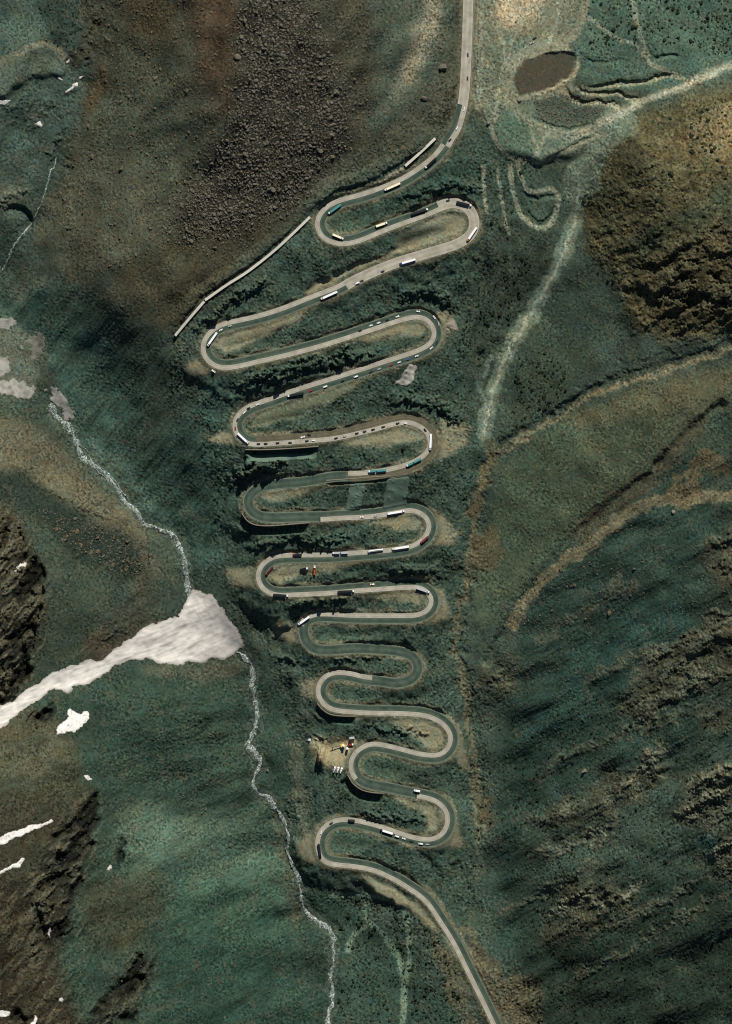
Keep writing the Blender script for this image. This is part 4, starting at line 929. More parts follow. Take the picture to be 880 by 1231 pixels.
# ------------------------------------------------------------------ stones and shrubs
def ico(sub):
    bm = bmesh.new(); bmesh.ops.create_icosphere(bm, subdivisions=sub, radius=1); v = np.array([x.co[:] for x in bm.verts]); f = np.array([[x.index for x in q.verts] for q in bm.faces]); bm.free(); return v, f
I1, F1 = ico(1); I2, F2 = ico(2)
M_ROCK = simple('grey_rock', lin((100,95,82)), .95, noise=.35, scale=.35, spec_=.05)
M_ROCKB = simple('brown_rock', lin((96,86,66)), .95, noise=.35, scale=.35, spec_=.05)
M_SHRUB = simple('dark_shrub_leaf', lin((34,42,30)) * 1.3, .9, noise=.5, scale=1.5, spec_=.05)
def scatter(n, poly, seed, avoid=10.5):
    r = np.random.default_rng(seed); p = np.asarray(poly, float); out = []
    while sum(map(len, out)) < n:
        q = r.uniform(p.min(0), p.max(0), (n * 2, 2)); k = pip(q[:, 0], q[:, 1], poly); q = q[k]
        d = bil(DR, q[:, 0] + M, q[:, 1] + M); fl = bil(FLAT, q[:, 0] + M, q[:, 1] + M); out.append(q[(d > avoid) & ((fl < .3) | (avoid == 0))])
    return np.concatenate(out)[:n]
def rock_mesh(r, sub=1):
    v0, f = (I1, F1) if sub == 1 else (I2, F2)
    v = v0 * (1 + 0.24 * r.standard_normal((len(v0), 1)) * (1 if sub == 1 else .45))
    for _ in range(7):                                    # planed-off faces
        d = r.standard_normal(3); d /= np.linalg.norm(d); h_ = r.uniform(.38, .7); s_ = v @ d; v = v - np.outer(np.maximum(0, s_ - h_), d)
    return v * r.uniform(.7, 1.3, 3) * (1, 1, .85), f
def mass(name, pts, size, mat, label, cat, seed, flat=1.0, leafy=False):
    r = np.random.default_rng(seed); tmpl = [rock_mesh(r) if not leafy else (I1 * (1 + .3 * r.standard_normal((len(I1), 1))), F1) for _ in range(14)]
    z = hs(pts[:, 0], pts[:, 1]); V_, F_ = [], []; base = 0
    for k in range(len(pts)):
        v, f = tmpl[k % 14]; a = r.uniform(0, 6.28); c, s_ = math.cos(a), math.sin(a); q = v * size[k] * (1, 1, flat)
        x = q[:, 0] * c - q[:, 1] * s_; y = q[:, 0] * s_ + q[:, 1] * c
        V_.append(np.stack([x + pts[k, 0] - 440, y + 615.5 - pts[k, 1], q[:, 2] + z[k] + 0.15 * size[k]], 1)); F_.append(f + base); base += len(v)
    o = link(mesh_np(name, np.concatenate(V_), np.concatenate(F_), mat)); tag(o, label, cat, None, 'stuff')
def individuals(name, pts, size, mats, label, cat, group, seed, flat=1.0, leafy=False, protos=10):
    r = np.random.default_rng(seed); P_ = []
    for k in range(protos):
        v, f = rock_mesh(r, 2) if not leafy else (I2 * (1 + .22 * r.standard_normal((len(I2), 1))) * (1, 1, .8), F2)
        P_.append(mesh_np(name, v, f, mats[k % len(mats)]))
    z = hs(pts[:, 0], pts[:, 1])
    for k in range(len(pts)):
        o = P_[k] if k < protos else P_[k % protos].copy()
        link(o); o.location = world(pts[k, 0], pts[k, 1], z[k] + 0.2 * size[k]); o.rotation_euler = (0, 0, r.uniform(0, 6.28)); s_ = size[k]; o.scale = (s_, s_, s_ * flat)
        tag(o, label, cat, group)
r = np.random.default_rng(77)
pts = scatter(9500, BOULD, 1, 13); pts = pts + np.stack([r.normal(0, 9, len(pts)), r.normal(0, 9, len(pts))], 1); pts = pts[bil(DR, pts[:, 0] + M, pts[:, 1] + M) > 14]; mass('rocks', pts, r.lognormal(-.1, .5, len(pts)).clip(.4, 3.2), M_ROCK, 'crowded grey stones of the boulder field', 'rocks', 1)
pts = scatter(300, BOULD, 2, 16); sz = r.lognormal(.58, .33, 300).clip(1.2, 4.0)
individuals('boulder', pts[:190], sz[:190], [M_ROCK], 'grey angular boulder lying in the dark boulder field', 'boulder', 'boulders of the boulder field', 2)
MORE = [(scatter(46, MORAINE, 5), 'grey boulder on the dark moraine above the snow tongue', 'boulders on the moraine', (1.1, .35)),
        (scatter(34, [(610,690),(700,640),(780,690),(760,740),(660,760)], 6), 'grey boulder on the green scree below the tan ridge', 'boulders on the green scree', (.9, .4)),
        (scatter(30, [(120,60),(230,100),(210,300),(120,280),(100,180)], 7), 'brown boulder loose on the upper olive slope', 'boulders on the olive slope', (.9, .4))]
for q, lab, g_, (mu, sg) in MORE:
    individuals('boulder', q, r.lognormal(mu - .4, sg, len(q)).clip(.9, 3.5), [M_ROCK, M_ROCKB], lab, 'boulder', g_, 3)
BIG = [(532,84,5.0,'big dark boulder beside the top road, larger of two'),(509,120,4.0,'dark boulder on the slope between the talus and the top road, smaller of two'),(321,927,3.2,'dark rounded boulder next to the stream below the snow tongue'),
       (703,927,4.2,'large pale block standing alone on the right-hand scree'),(808,616,2.6,'pale grey block on the scree below the tan ridge')]
for k, (a, b_, s_, lab) in enumerate(BIG):
    rr = np.random.default_rng(900 + k); v, f = rock_mesh(rr, 2); o = link(mesh_np('boulder', v, f, M_WALLC if 'pale' in lab else M_ROCK)); o.location = world(a, b_, float(hs(a, b_)[0]) + s_ * .3); o.scale = (s_, s_, s_); tag(o, lab, 'boulder')
ALLP = [(-20,-20),(900,-20),(900,1250),(-20,1250)]
q = scatter(900, [(640,124),(690,110),(734,128),(716,144),(680,151),(650,145)], 31, 0); mass('rubble', q, r.lognormal(-.35, .35, 900).clip(.4, 1.6), M_ROCK, 'grey rubble tipped beside the brown pit', 'rubble', 31)
q = scatter(2600, [(100,-10),(225,-10),(285,60),(240,240),(210,300),(120,330),(70,280),(100,120)], 32); mass('scree_blocks', q, r.lognormal(-.25, .42, len(q)).clip(.35, 2.2), M_ROCKB, 'loose dark blocks on the olive upper slope', 'scree', 32)
q = scatter(1800, [(380,-10),(540,-10),(530,140),(480,190),(380,250),(260,330),(250,300),(400,200)], 33); mass('scree_blocks', q, r.lognormal(-.35, .4, len(q)).clip(.35, 1.8), M_ROCK, 'loose blocks fringing the boulder field', 'scree', 33)
q = scatter(700, MORAINE, 34); mass('scree_blocks', q, r.lognormal(-.2, .4, len(q)).clip(.35, 2.0), M_ROCK, 'loose blocks on the dark moraine', 'scree', 34)
q = scatter(1600, [(600,700),(700,630),(800,600),(880,640),(860,760),(760,800),(660,860),(600,850)], 35); mass('scree_blocks', q, r.lognormal(-.5, .4, len(q)).clip(.3, 1.5), M_ROCK, 'loose blocks on the green scree', 'scree', 35)
q = scatter(1300, LLS[:1] + [(100,870),(290,800),(300,900),(390,1130),(390,1231),(-10,1231)], 36); mass('scree_blocks', q, r.lognormal(-.5, .45, len(q)).clip(.3, 1.7), M_ROCK, 'loose blocks on the green lower slope', 'scree', 36)
pts = scatter(9000, ALLP, 9); sp_ok = bil(rough, pts[:, 0] + M, pts[:, 1] + M) > .3 + .4 * r.random(len(pts)); pts = pts[sp_ok]
mass('stones', pts, r.lognormal(-.55, .4, len(pts)).clip(.3, 1.6), M_ROCKB, 'loose stones strewn over the slopes', 'stones', 4)
SHR = [([(700,-20),(900,-20),(900,70),(800,62),(760,60),(705,75)], 420, (.1,.35)), ([(475,1090),(500,1085),(540,1150),(560,1231),(500,1231),(470,1180)], 260, (.1,.3)), ([(620,430),(660,420),(690,460),(640,510),(615,520)], 160, (.15,.35)),
       ([(585,300),(640,310),(620,380),(570,450),(550,420)], 260, (.1,.35)), ([(690,1000),(880,920),(900,1231),(640,1231),(620,1120)], 1300, (-.1,.35)), ([(395,1080),(480,1085),(470,1231),(400,1231),(420,1150)], 300, (-.1,.35)),
       ([(720,180),(880,110),(880,250),(760,260)], 110, (.1,.4)), ([(700,225),(760,235),(880,250),(880,390),(760,395),(700,300)], 60, (.2,.4)), ([(825,135),(870,130),(870,185),(830,190)], 40, (.5,.3)), ([(480,230),(640,180),(640,300),(585,300)], 120, (.0,.3)), ([(45,0),(95,0),(95,60),(50,55)], 60, (0,.3)), ([(380,240),(580,250),(560,1000),(400,1000),(300,500)], 320, (-.15,.3)), ([(560,880),(700,840),(880,760),(880,920),(690,1000),(580,1050)], 600, (-.1,.35)),
       ([(260,400),(300,350),(240,385),(235,420)], 40, (.3,.3))]
allp, alls = [], []
for k, (poly, n_, (mu, sg)) in enumerate(SHR):
    q = scatter(n_, poly, 100 + k, 12); allp.append(q); alls.append(r.lognormal(mu, sg, n_).clip(.5, 2.6))
allp = np.concatenate(allp); alls = np.concatenate(alls); order = np.argsort(-alls)
individuals('shrub', allp[order[:280]], alls[order[:280]], [M_SHRUB], 'dark rounded shrub growing on the mountain slope', 'shrub', 'dark shrubs on the slopes', 8, 1.0, True)
mass('scrub', allp[order[280:]], alls[order[280:]], M_SHRUB, 'small dark scrub dotting the slopes', 'scrub', 9, .8, True)

# ------------------------------------------------------------------ vehicles
def paintm(name, c, r_=.35): return simple(name, c, r_, noise=.05, scale=.8, spec_=.5)
PM = {'white': paintm('white_paint', (.82,.82,.80)), 'cream': paintm('cream_paint', lin((238,226,190))), 'black': paintm('black_paint', (.012,.013,.014)), 'dark': paintm('dark_grey_paint', (.03,.032,.034)), 'red': paintm('red_paint', (.36,.03,.03)),
      'silver': paintm('silver_paint', (.42,.43,.43)), 'teal': paintm('teal_tarpaulin', lin((60,130,130)), .6), 'yellow': paintm('yellow_paint', (.72,.50,.05)), 'orange': paintm('orange_paint', (.75,.20,.04)), 'blue': paintm('blue_paint', (.06,.10,.30)), 'maroon': paintm('maroon_paint', (.13,.03,.03)), 'olive': paintm('olive_tarpaulin', lin((54,58,36)), .7)}
M_GLASS = simple('tinted_window_glass', (.02,.025,.03), .15, noise=.02, spec_=.5); M_TYRE = simple('tyre_rubber', (.02,.02,.02), .9); M_STEEL = simple('chassis_steel', (.08,.08,.085), .6)
def bm_obj(name, build, mat, parent, bevel=0.0):
    bm = bmesh.new(); build(bm)
    if bevel: bmesh.ops.bevel(bm, geom=list(bm.edges), offset=bevel, segments=1, affect='EDGES')
    me = bpy.data.meshes.new(name); bm.to_mesh(me); bm.free(); me.materials.append(mat); o = bpy.data.objects.new(name, me); return link(o, parent)
def bx(bm, x0, x1, y0, y1, z0, z1, tx0=0, tx1=0, ty=0):
    """box whose top is inset by tx0/tx1 (rear/front) and ty"""
    v = [bm.verts.new(c) for c in [(x0,y0,z0),(x1,y0,z0),(x1,y1,z0),(x0,y1,z0),(x0+tx0,y0+ty,z1),(x1-tx1,y0+ty,z1),(x1-tx1,y1-ty,z1),(x0+tx0,y1-ty,z1)]]
    for q in [(3,2,1,0),(4,5,6,7),(0,1,5,4),(1,2,6,5),(2,3,7,6),(3,0,4,7)]: bm.faces.new([v[i] for i in q])
def cyl(bm, x, y, z, r_, w_, axis='y', seg=14, r2=None):
    m = Matrix.Translation((x, y, z)) @ (Matrix.Rotation(math.pi/2, 4, 'X') if axis == 'y' else Matrix.Rotation(math.pi/2, 4, 'Y') if axis == 'x' else Matrix())
    bmesh.ops.create_cone(bm, cap_ends=True, segments=seg, radius1=r_, radius2=r_ if r2 is None else r2, depth=w_, matrix=m)
WHEEL = {}
def wheel(x, y, r_, parent, w_=.28):
    key = (r_, w_)
    if key not in WHEEL:
        o = bm_obj('wheel', lambda bm: cyl(bm, 0, 0, 0, r_, w_), M_TYRE, parent); WHEEL[key] = o
    else:
        o = WHEEL[key].copy(); link(o, parent)
    o.parent = parent; o.location = (x, y, r_)
def car(col, kind='car'):
    t = bpy.data.objects.new({'car': 'parked_car', 'van': 'van', 'pickup': 'pickup_truck'}[kind] if kind != 'car' else 'car', None); link(t)
    L, Wd, hb, hr = {'car': (4.5, 1.8, .85, 1.48), 'van': (5.6, 2.05, 1.25, 2.5), 'pickup': (5.3, 1.9, 1.0, 1.75)}[kind]
    y = Wd / 2
    bm_obj('body', lambda bm: bx(bm, -L/2, L/2, -y, y, .28, hb, .08, .15, .06), PM[col], t, .09)
    x0, x1 = {'car': (-L*.40, L*.22), 'van': (-L*.48, L*.34), 'pickup': (-L*.12, L*.24)}[kind]
    bm_obj('window_band', lambda bm: bx(bm, x0, x1, -y+.08, y-.08, hb - .02, hr - .07, .45 if kind == 'car' else .1, .6, .14), M_GLASS, t)
    bm_obj('roof', lambda bm: bx(bm, x0 + (.42 if kind == 'car' else .1), x1 - .56, -y+.2, y-.2, hr - .07, hr, .05, .08, .05), PM[col], t)
    for s_ in (-1, 1):
        for q in (-L*.31, L*.31): wheel(q, s_ * (y - .12), .33, t, .22)
        bm_obj('headlight', lambda bm: bx(bm, L/2 - .14, L/2 + .01, s_*(y-.38)-.16, s_*(y-.38)+.16, .58, .74), PM['silver'], t)
    return t
def cab(t, x0, col, long_=2.3):
    c = bm_obj('cab', lambda bm: bx(bm, x0, x0 + long_, -1.22, 1.22, .75, 3.0, .05, .35, .1), PM[col], t, .1)
    bm_obj('windscreen', lambda bm: bx(bm, x0 + long_ - .45, x0 + long_ - .06, -1.05, 1.05, 1.95, 2.8, .0, .22, .06), M_GLASS, c)
    bm_obj('air_deflector', lambda bm: bx(bm, x0 + .2, x0 + long_ - .5, -1.05, 1.05, 3.003, 3.6, .05, .9, .1), PM[col], c)
    bm_obj('bumper', lambda bm: bx(bm, x0 + long_ - .25, x0 + long_ + .1, -1.2, 1.2, .4, .9), M_STEEL, t)
def truck(cabc, boxc, L=18.0, roofc=None, name='lorry', kind='box', roof_h=3.9):
    """semi-trailer, front towards +x, centred"""
    t = bpy.data.objects.new(name, None); link(t); f = L / 2
    cab(t, f - 2.4, cabc)
    bm_obj('chassis', lambda bm: (bx(bm, f - 6.2, f - 2.3, -.5, .5, .6, 1.0), bx(bm, -f + .3, f - 4.2, -.55, .55, .95, 1.2)), M_STEEL, t)
    x0, x1 = -f, f - 3.1
    if kind == 'box':
        bm_obj('trailer', lambda bm: bx(bm, x0, x1, -1.28, 1.28, 1.2, roof_h), PM[boxc], t, .05)
        bm_obj('trailer_roof', lambda bm: bx(bm, x0 + .02, x1 - .02, -1.26, 1.26, roof_h + .002, roof_h + .06, .05, .05, .06), PM[roofc or boxc], t)
    elif kind == 'tank':
        bm_obj('trailer', lambda bm: cyl(bm, (x0+x1)/2, 0, 2.45, 1.22, x1-x0, 'x', 20), PM[boxc], t)
        bm_obj('walkway', lambda bm: bx(bm, x0 + 1, x1 - 1, -.25, .25, 3.66, 3.74), M_STEEL, t)
    elif kind == 'flat':
        bm_obj('trailer', lambda bm: (bx(bm, x0, x1, -1.28, 1.28, 1.2, 1.5), bx(bm, x1 - .15, x1, -1.28, 1.28, 1.5, 2.9)), M_STEEL, t)
        bm_obj('load', lambda bm: [bx(bm, x0 + .6 + i*(x1-x0-1.5)/3, x0 + .3 + (i+1)*(x1-x0-1.5)/3, -1.1, 1.1, 1.503, 2.6 + .3*(i % 2), .1, .1, .1) for i in range(3)], PM[boxc], t)
    for s_ in (-1, 1):
        for q in (f - 1.5, f - 5.0, -f + 1.6, -f + 2.9, -f + 4.2): wheel(q, s_ * 1.02, .5, t, .32)
        bm_obj('fuel_tank', lambda bm: cyl(bm, f - 3.4, s_ * 1.0, .75, .3, 1.1, 'x', 10), M_STEEL, t)
    return t
def drawbar(cabc, boxc, name='lorry', L=20.0, sidec=None):
    t = bpy.data.objects.new(name, None); link(t); f = L / 2
    cab(t, f - 2.4, cabc)
    bm_obj('chassis', lambda bm: (bx(bm, f - 9.3, f - 2.3, -.5, .5, .7, 1.15), bx(bm, -f + .2, f - 9.3, -.4, .4, .7, 1.15)), M_STEEL, t)
    bm_obj('cargo_box', lambda bm: bx(bm, f - 9.2, f - 2.6, -1.28, 1.28, 1.2, 3.9), PM[boxc], t, .06)
    bm_obj('trailer', lambda bm: bx(bm, -f, f - 10.6, -1.28, 1.28, 1.2, 3.9), PM[boxc], t, .06)
    for s_ in (-1, 1):
        for q in (f - 1.5, f - 7.2, f - 8.3, -f + 1.4, -f + 2.6, f - 12): wheel(q, s_ * 1.02, .5, t, .32)
    return t
def rigid(cabc, boxc, L=9.0, name='box_truck', kind='box', sidec=None):
    t = bpy.data.objects.new(name, None); link(t); f = L / 2
    cab(t, f - 2.2, cabc, 2.1)
    bm_obj('chassis', lambda bm: bx(bm, -f + .2, f - 2.2, -.5, .5, .7, 1.1), M_STEEL, t)
    if kind == 'box':
        bm_obj('cargo_box', lambda bm: bx(bm, -f, f - 2.4, -1.25, 1.25, 1.15, 3.6), PM[boxc], t, .05)
    elif kind == 'tipper':
        def tip(bm):
            bx(bm, -f, f - 2.5, -1.25, 1.25, 1.2, 1.5)
            for s_ in (-1, 1): bx(bm, -f, f - 2.5, s_*1.2-.06, s_*1.2+.06, 1.503, 2.9)
            bx(bm, f - 2.65, f - 2.5, -1.1, 1.1, 1.503, 3.2); bx(bm, -f, -f + .12, -1.1, 1.1, 1.503, 2.7)
            bx(bm, -f + .3, f - 2.8, -1.1, 1.1, 1.503, 2.5, .9, .5, .5)
        bm_obj('tipper_body', tip, PM[boxc], t)
    elif kind == 'mixer':
        bm_obj('mixer_drum', lambda bm: (cyl(bm, -1.0, 0, 2.5, .8, 2.4, 'x', 16, 1.25), cyl(bm, 1.0, 0, 2.5, 1.25, 1.6, 'x', 16, 1.0), cyl(bm, -2.7, 0, 2.9, .5, 1.0, 'x', 12, .75)), PM[boxc], t)
        bm_obj('discharge_chute', lambda bm: bx(bm, -f - .2, -f + .9, -.35, .35, 1.4, 2.0, .5, .1, .05), PM['yellow'], t)
    for s_ in (-1, 1):
        for q in (f - 1.4, -f + 1.5, -f + 2.7): wheel(q, s_ * 1.0, .5, t, .32)
    return t
def place(o, u, v, a, b_, label, cat, group=None):
    """u,v centre; (a,b_) plan vector towards the front"""
    L = 4.0; n_ = math.hypot(a, b_); a, b_ = a / n_, b_ / n_
    zf = float(hs(u + a * L, v + b_ * L)[0]); zb = float(hs(u - a * L, v - b_ * L)[0]); z = float(hs(u, v)[0])
    pitch = -math.atan2(zf - zb, 2 * L)
    o.location = world(u, v, max(z, (zf + zb) / 2) + .13); o.rotation_euler = Euler((0, pitch, math.atan2(-b_, a)), 'XYZ')
    tag(o, label, cat, group)
PROTO = {}
def tree_copy(o):
    c = o.copy(); link(c)
    for ch in [x for x in o.children]:
        d = ch.copy(); link(d, c)
        for g in [x for x in ch.children]:
            e = g.copy(); link(e, d)
    return c
def get(key, fn):
    if key not in PROTO: PROTO[key] = fn(); return PROTO[key]
    return tree_copy(PROTO[key])
Q = 'cars queuing on the switchbacks'
CARS = [ # u, v, direction of travel, colour, label
 (562,68,0,1,'dark','car','dark car on the straight top road, upper of two'),(561.5,96,0,-1,'dark','car','dark car on the straight top road, lower of two'),(557.5,133,-.3,1,'white','car','white car entering the upper road curve, upper of two'),(548.8,156,.5,-1,'white','car','white car in the upper road curve, lower of two'),(540.5,170,-.7,.7,'black','car','black car at the lower end of the upper concrete curve'),
 (538,242.2,-1,.3,'dark','car','dark car at the start of the wide first gully-side hairpin'),(460,327,-1,.4,'dark','car','dark car alone on the wide leg behind the two trucks'),(429.5,341,-1,.45,'white','van','white van on the wide leg ahead of a dark car'),(435,338.3,-1,.45,'dark','car','dark car close behind the white van on the wide leg'),
 (266,397.2,-1,.5,'white','car','white car right behind the semi-trailer in the second stream-side hairpin'),(277,392.5,-1,.3,'silver','car','silver car second behind the semi-trailer in the second stream-side hairpin'),
 (257,446.5,1,.7,'white','pickup','white pickup stopped on the turnout outside the second stream-side hairpin'),
 (477.7,381,1,-.35,'white','car','white car on the climbing dark lane just before the second gully-side hairpin'),(465.5,385,1,-.35,'black','car','black car third before the second gully-side hairpin'),(455,388.6,1,-.35,'white','car','white car on the dark lane above the tan infill, following a black one'),(445.7,391.7,1,-.35,'white','car','white car at the rear of the pair above the tan infill'),(433,397.6,1,-.35,'black','car','black car last on the dark lane before the second gully-side hairpin'),
 (502.5,374.8,1,.05,'white','car','white car at the top of the second gully-side hairpin'),(521.9,381.8,.6,.8,'white','car','white car in the curve of the second gully-side hairpin'),(527.2,389.6,.2,1,'silver','car','silver car at the outside of the second gully-side hairpin'),(525,412,-.5,.9,'dark','car','dark car leaving the second gully-side hairpin'),(518.5,418.8,-.8,.6,'white','car','white car first below the second gully-side hairpin'),
 (501,428.3,-1,.35,'white','car','white car below the hairpin with a gap ahead of it'),(490,432.3,-1,.35,'blue','car','blue car between two white cars above the pale rubble heap'),(480,435.8,-1,.35,'white','car','white car above the pale rubble heap, right behind a red one'),(470,439,-1,.35,'red','car','red car above the pale rubble heap'),(456,443.8,-1,.35,'silver','car','silver car just ahead of the red car above the rubble heap'),(445.7,447.6,-1,.35,'dark','car','dark car between a silver car and a white van on the third leg'),
 (428,453,-1,.35,'white','van','white van alone on the middle of the third leg'),(412,458.2,-1,.35,'black','car','black car ahead of the white van on the third leg'),(391,465,-1,.35,'white','van','white van between a black car and a red car on the third leg'),(373.4,470,-1,.35,'red','car','red and pale car right behind the black semi-trailer'),
 (309.8,486.4,-1,.4,'white','car','white car entering the third stream-side hairpin'),(299,490.9,-.9,.5,'black','car','black car second into the third stream-side hairpin'),(294,496,-.8,.7,'white','car','white car third into the third stream-side hairpin'),(285.8,505,-.5,1,'dark','car','dark car in the bend just ahead of the red car'),(283.2,515.2,0,1,'red','car','red car at the turn of the third stream-side hairpin'),
 (311,533.6,1,0,'dark','car','dark car nearest to the white semi-trailer above the tall wall'),(319.5,533.5,1,0,'black','car','black car second from the semi-trailer above the tall wall'),(333.7,532.6,1,-.05,'black','car','black car third from the semi-trailer above the tall wall'),(348.9,532.2,1,-.05,'dark','car','dark car fourth from the semi-trailer above the tall wall'),(368.9,530.2,1,-.1,'black','car','black car right behind a white one on the fourth leg'),(376.8,529.7,1,-.1,'white','car','white car just past the end of the tall wall'),
 (364,525.6,1,-.3,'white','pickup','white pickup stopped on the verge above the fourth leg'),(371.6,522.6,1,.2,'dark','pickup','dark pickup stopped on the verge above the fourth leg'),
 (404,526.8,1,-.2,'black','car','black car leading the gap on the fourth leg, followed by a pair'),(414.4,524.4,1,-.25,'silver','car','silver car on the fourth leg ahead of four dark ones'),(429,521,1,-.25,'black','car','black car first of four dark cars in the fourth leg row'),(438.3,518.8,1,-.25,'dark','car','dark car second of four in the fourth leg row'),(448.5,516.5,1,-.25,'black','car','black car third of four in the fourth leg row'),(460.5,513.3,1,-.25,'black','car','black car last of four in the fourth leg row'),
 (478,509,1,-.2,'black','car','black car entering the third gully-side hairpin'),(487.3,508.8,1,0,'white','car','white car at the top of the third gully-side hairpin'),(511,517,.6,.8,'black','car','black car just ahead of the semi-trailer in the third gully-side hairpin'),
 (435,621.5,-1,.05,'white','car','white car on the leg below the slope panels, first of two'),(451,620.4,-1,.1,'silver','car','silver car on the leg below the slope panels, next to the semi-trailer'),
 (447.5,702.5,-1,.05,'cream','pickup','cream pickup alone on the asphalt lane of the leg below the orange tipper'),
 (398,990.6,-.8,.5,'dark','car','dark car entering the lowest stream-side hairpin'),(385.9,1001.5,-.4,1,'white','car','white car in the bend of the lowest stream-side hairpin'),
 (477.5,1006.3,-1,-.3,'white','van','white van right behind the white semi-trailer on the lowest full leg'),(485.7,1009,-1,-.3,'white','car','white car third in the row on the lowest full leg'),(495,1012,-1,-.25,'dark','pickup','dark pickup in the row on the lowest full leg'),(506,1015.2,-1,-.15,'white','van','white van waiting below the eighth gully-side hairpin'),(514,1016,-1,0,'silver','car','silver car last in the row below the eighth gully-side hairpin'),
 (642,48,1,-.5,'dark','pickup','dark pickup on the gravel flat above the pit, upper of two'),(638.6,53.5,1,-.5,'silver','pickup','silver pickup on the gravel flat above the pit, lower of two')]
for u, v, a, b_, c_, k_, lab in CARS:
    place(get((k_, c_), lambda: car(c_, k_)), u, v, a, b_, lab, {'car': 'car', 'van': 'van', 'pickup': 'pickup'}[k_], Q if v > 365 and v < 560 else 'cars on the mountain road')
TR = 'lorries on the switchbacks'
def T(fn, u, v, a, b_, lab): place(fn(), u, v, a, b_, lab, 'lorry', TR)
T(lambda: truck('white', 'black', 18), 517.5, 197.5, -.75, .68, 'lorry with white cab and black trailer below the upper road curve')
T(lambda: truck('white', 'cream', 21), 471.5, 225.8, -1, .45, 'white semi-trailer lorry descending to the first stream-side hairpin')
T(lambda: truck('white', 'teal', 19), 402.5, 252.5, -.85, .6, 'lorry with white cab and teal trailer in the first stream-side hairpin')
T(lambda: truck('white', 'cream', 14.5), 406.5, 285.5, 1, .42, 'short cream lorry with white cab climbing out of the first stream-side hairpin')
T(lambda: truck('white', 'yellow', 14.5, 'cream'), 458.7, 271, 1, -.35, 'cream topped lorry with yellow sides on the second leg')
T(lambda: truck('white', 'black', 21), 504.3, 255.6, 1, -.33, 'lorry with white cab and black trailer before the first gully-side hairpin')
T(lambda: truck('white', 'dark', 19, 'black'), 557.5, 246, 1, .25, 'dark semi-trailer lorry rounding the top of the first gully-side hairpin')
T(lambda: truck('orange', 'white', 20), 567, 282.5, -.55, .8, 'white semi-trailer lorry with orange cab leaving the first gully-side hairpin')
T(lambda: truck('blue', 'white', 20), 490, 315.3, -1, .3, 'white semi-trailer lorry with dark blue cab on the wide leg')
T(lambda: truck('cream', 'white', 22), 395.5, 355.8, -1, .45, 'white semi-trailer lorry with cream cab at the dark end of the wide leg')
T(lambda: truck('white', 'white', 20), 255.5, 408.3, -.6, .85, 'white semi-trailer lorry in the second stream-side hairpin')
T(lambda: truck('white', 'black', 20), 355.5, 474.8, -1, .18, 'lorry with white cab and black trailer leading the third leg queue')
T(lambda: truck('white', 'white', 18), 292.3, 527, .75, .7, 'white semi-trailer lorry at the start of the tall retaining wall')
T(lambda: truck('white', 'white', 20), 517.5, 531.5, -.05, 1, 'white semi-trailer lorry in the third gully-side hairpin')
T(lambda: drawbar('white', 'teal'), 497.3, 556, -1, .5, 'teal lorry and trailer leaving the third gully-side hairpin')
T(lambda: drawbar('white', 'teal', L=22), 453.5, 566, -1, .08, 'teal lorry and trailer above the slope panels')
T(lambda: truck('white', 'white', 21), 476, 616, 1, -.17, 'white semi-trailer lorry climbing to the fourth gully-side hairpin')
T(lambda: rigid('red', 'maroon', 12), 510.3, 649, -.75, .66, 'maroon lorry with red cab leaving the fourth gully-side hairpin')
T(lambda: truck('cream', 'white', 21), 481.5, 658.6, -1, .15, 'long white semi-trailer lorry on the sixth leg, nearest to the gully-side hairpin')
T(lambda: truck('white', 'white', 18.5, 'silver', kind='tank'), 451.5, 661.9, -1, .13, 'white tanker lorry in the middle of the sixth leg')
T(lambda: drawbar('white', 'silver', L=19), 409, 664.6, -1, .02, 'silver and white lorry with trailer on the sixth leg')
T(lambda: rigid('red', 'black', 11), 357.5, 666.6, -1, 0, 'black lorry with red cab before the fifth stream-side hairpin')
T(lambda: truck('red', 'maroon', 13, kind='flat'), 324, 686, -.65, .75, 'maroon flatbed lorry in the fifth stream-side hairpin')
T(lambda: truck('white', 'black', 18.5), 337.5, 715.6, 1, .08, 'lorry with black trailer leaving the fifth stream-side hairpin')
T(lambda: truck('white', 'olive', 20, 'black'), 416, 711, 1, -.04, 'olive and black semi-trailer lorry in the middle of the seventh leg')
T(lambda: truck('white', 'white', 17, 'silver'), 508.5, 709.5, 1, .35, 'white semi-trailer lorry entering the fifth gully-side hairpin')
T(lambda: truck('white', 'white', 17), 365, 746.3, -.85, .6, 'white semi-trailer lorry entering the sixth stream-side hairpin')
T(lambda: truck('black', 'white', 16), 464.8, 1000.8, -1, -.32, 'white semi-trailer lorry with black cab on the lowest full leg')
T(lambda: rigid('black', 'dark', 8.5), 422.5, 987, -1, -.05, 'dark box lorry before the lowest stream-side hairpin')
T(lambda: truck('black', 'black', 17), 384, 1023.5, .15, 1, 'black semi-trailer lorry in the lowest stream-side hairpin')
place(rigid('white', 'white', 8), 501, 951.2, -1, -.15, 'white box van lorry alone on the bare road above the eighth gully-side hairpin', 'lorry', TR)
place(rigid('white', 'orange', 11.5, 'tipper_truck', 'tipper'), 378.2, 684.5, 0, -1, 'orange tipper truck with white cab parked inside the fifth stream-side hairpin', 'tipper truck')
place(rigid('white', 'black', 9.5, 'tipper_truck', 'tipper'), 365.8, 684, 1, -.2, 'black tipper truck with white cab parked beside the orange one', 'tipper truck')
for k, (u, v, lab) in enumerate([(402.2,925.2,'white cement mixer in the works yard, nearest the stream of three'),(406.2,925.8,'white cement mixer in the works yard, middle of three'),(410.2,926.6,'white cement mixer in the works yard, closest to the road of three')]):
    place(get('mixer', lambda: rigid('white', 'white', 8.6, 'cement_mixer', 'mixer')), u, v, .3, -1, lab, 'cement mixer', 'cement mixers in the works yard')
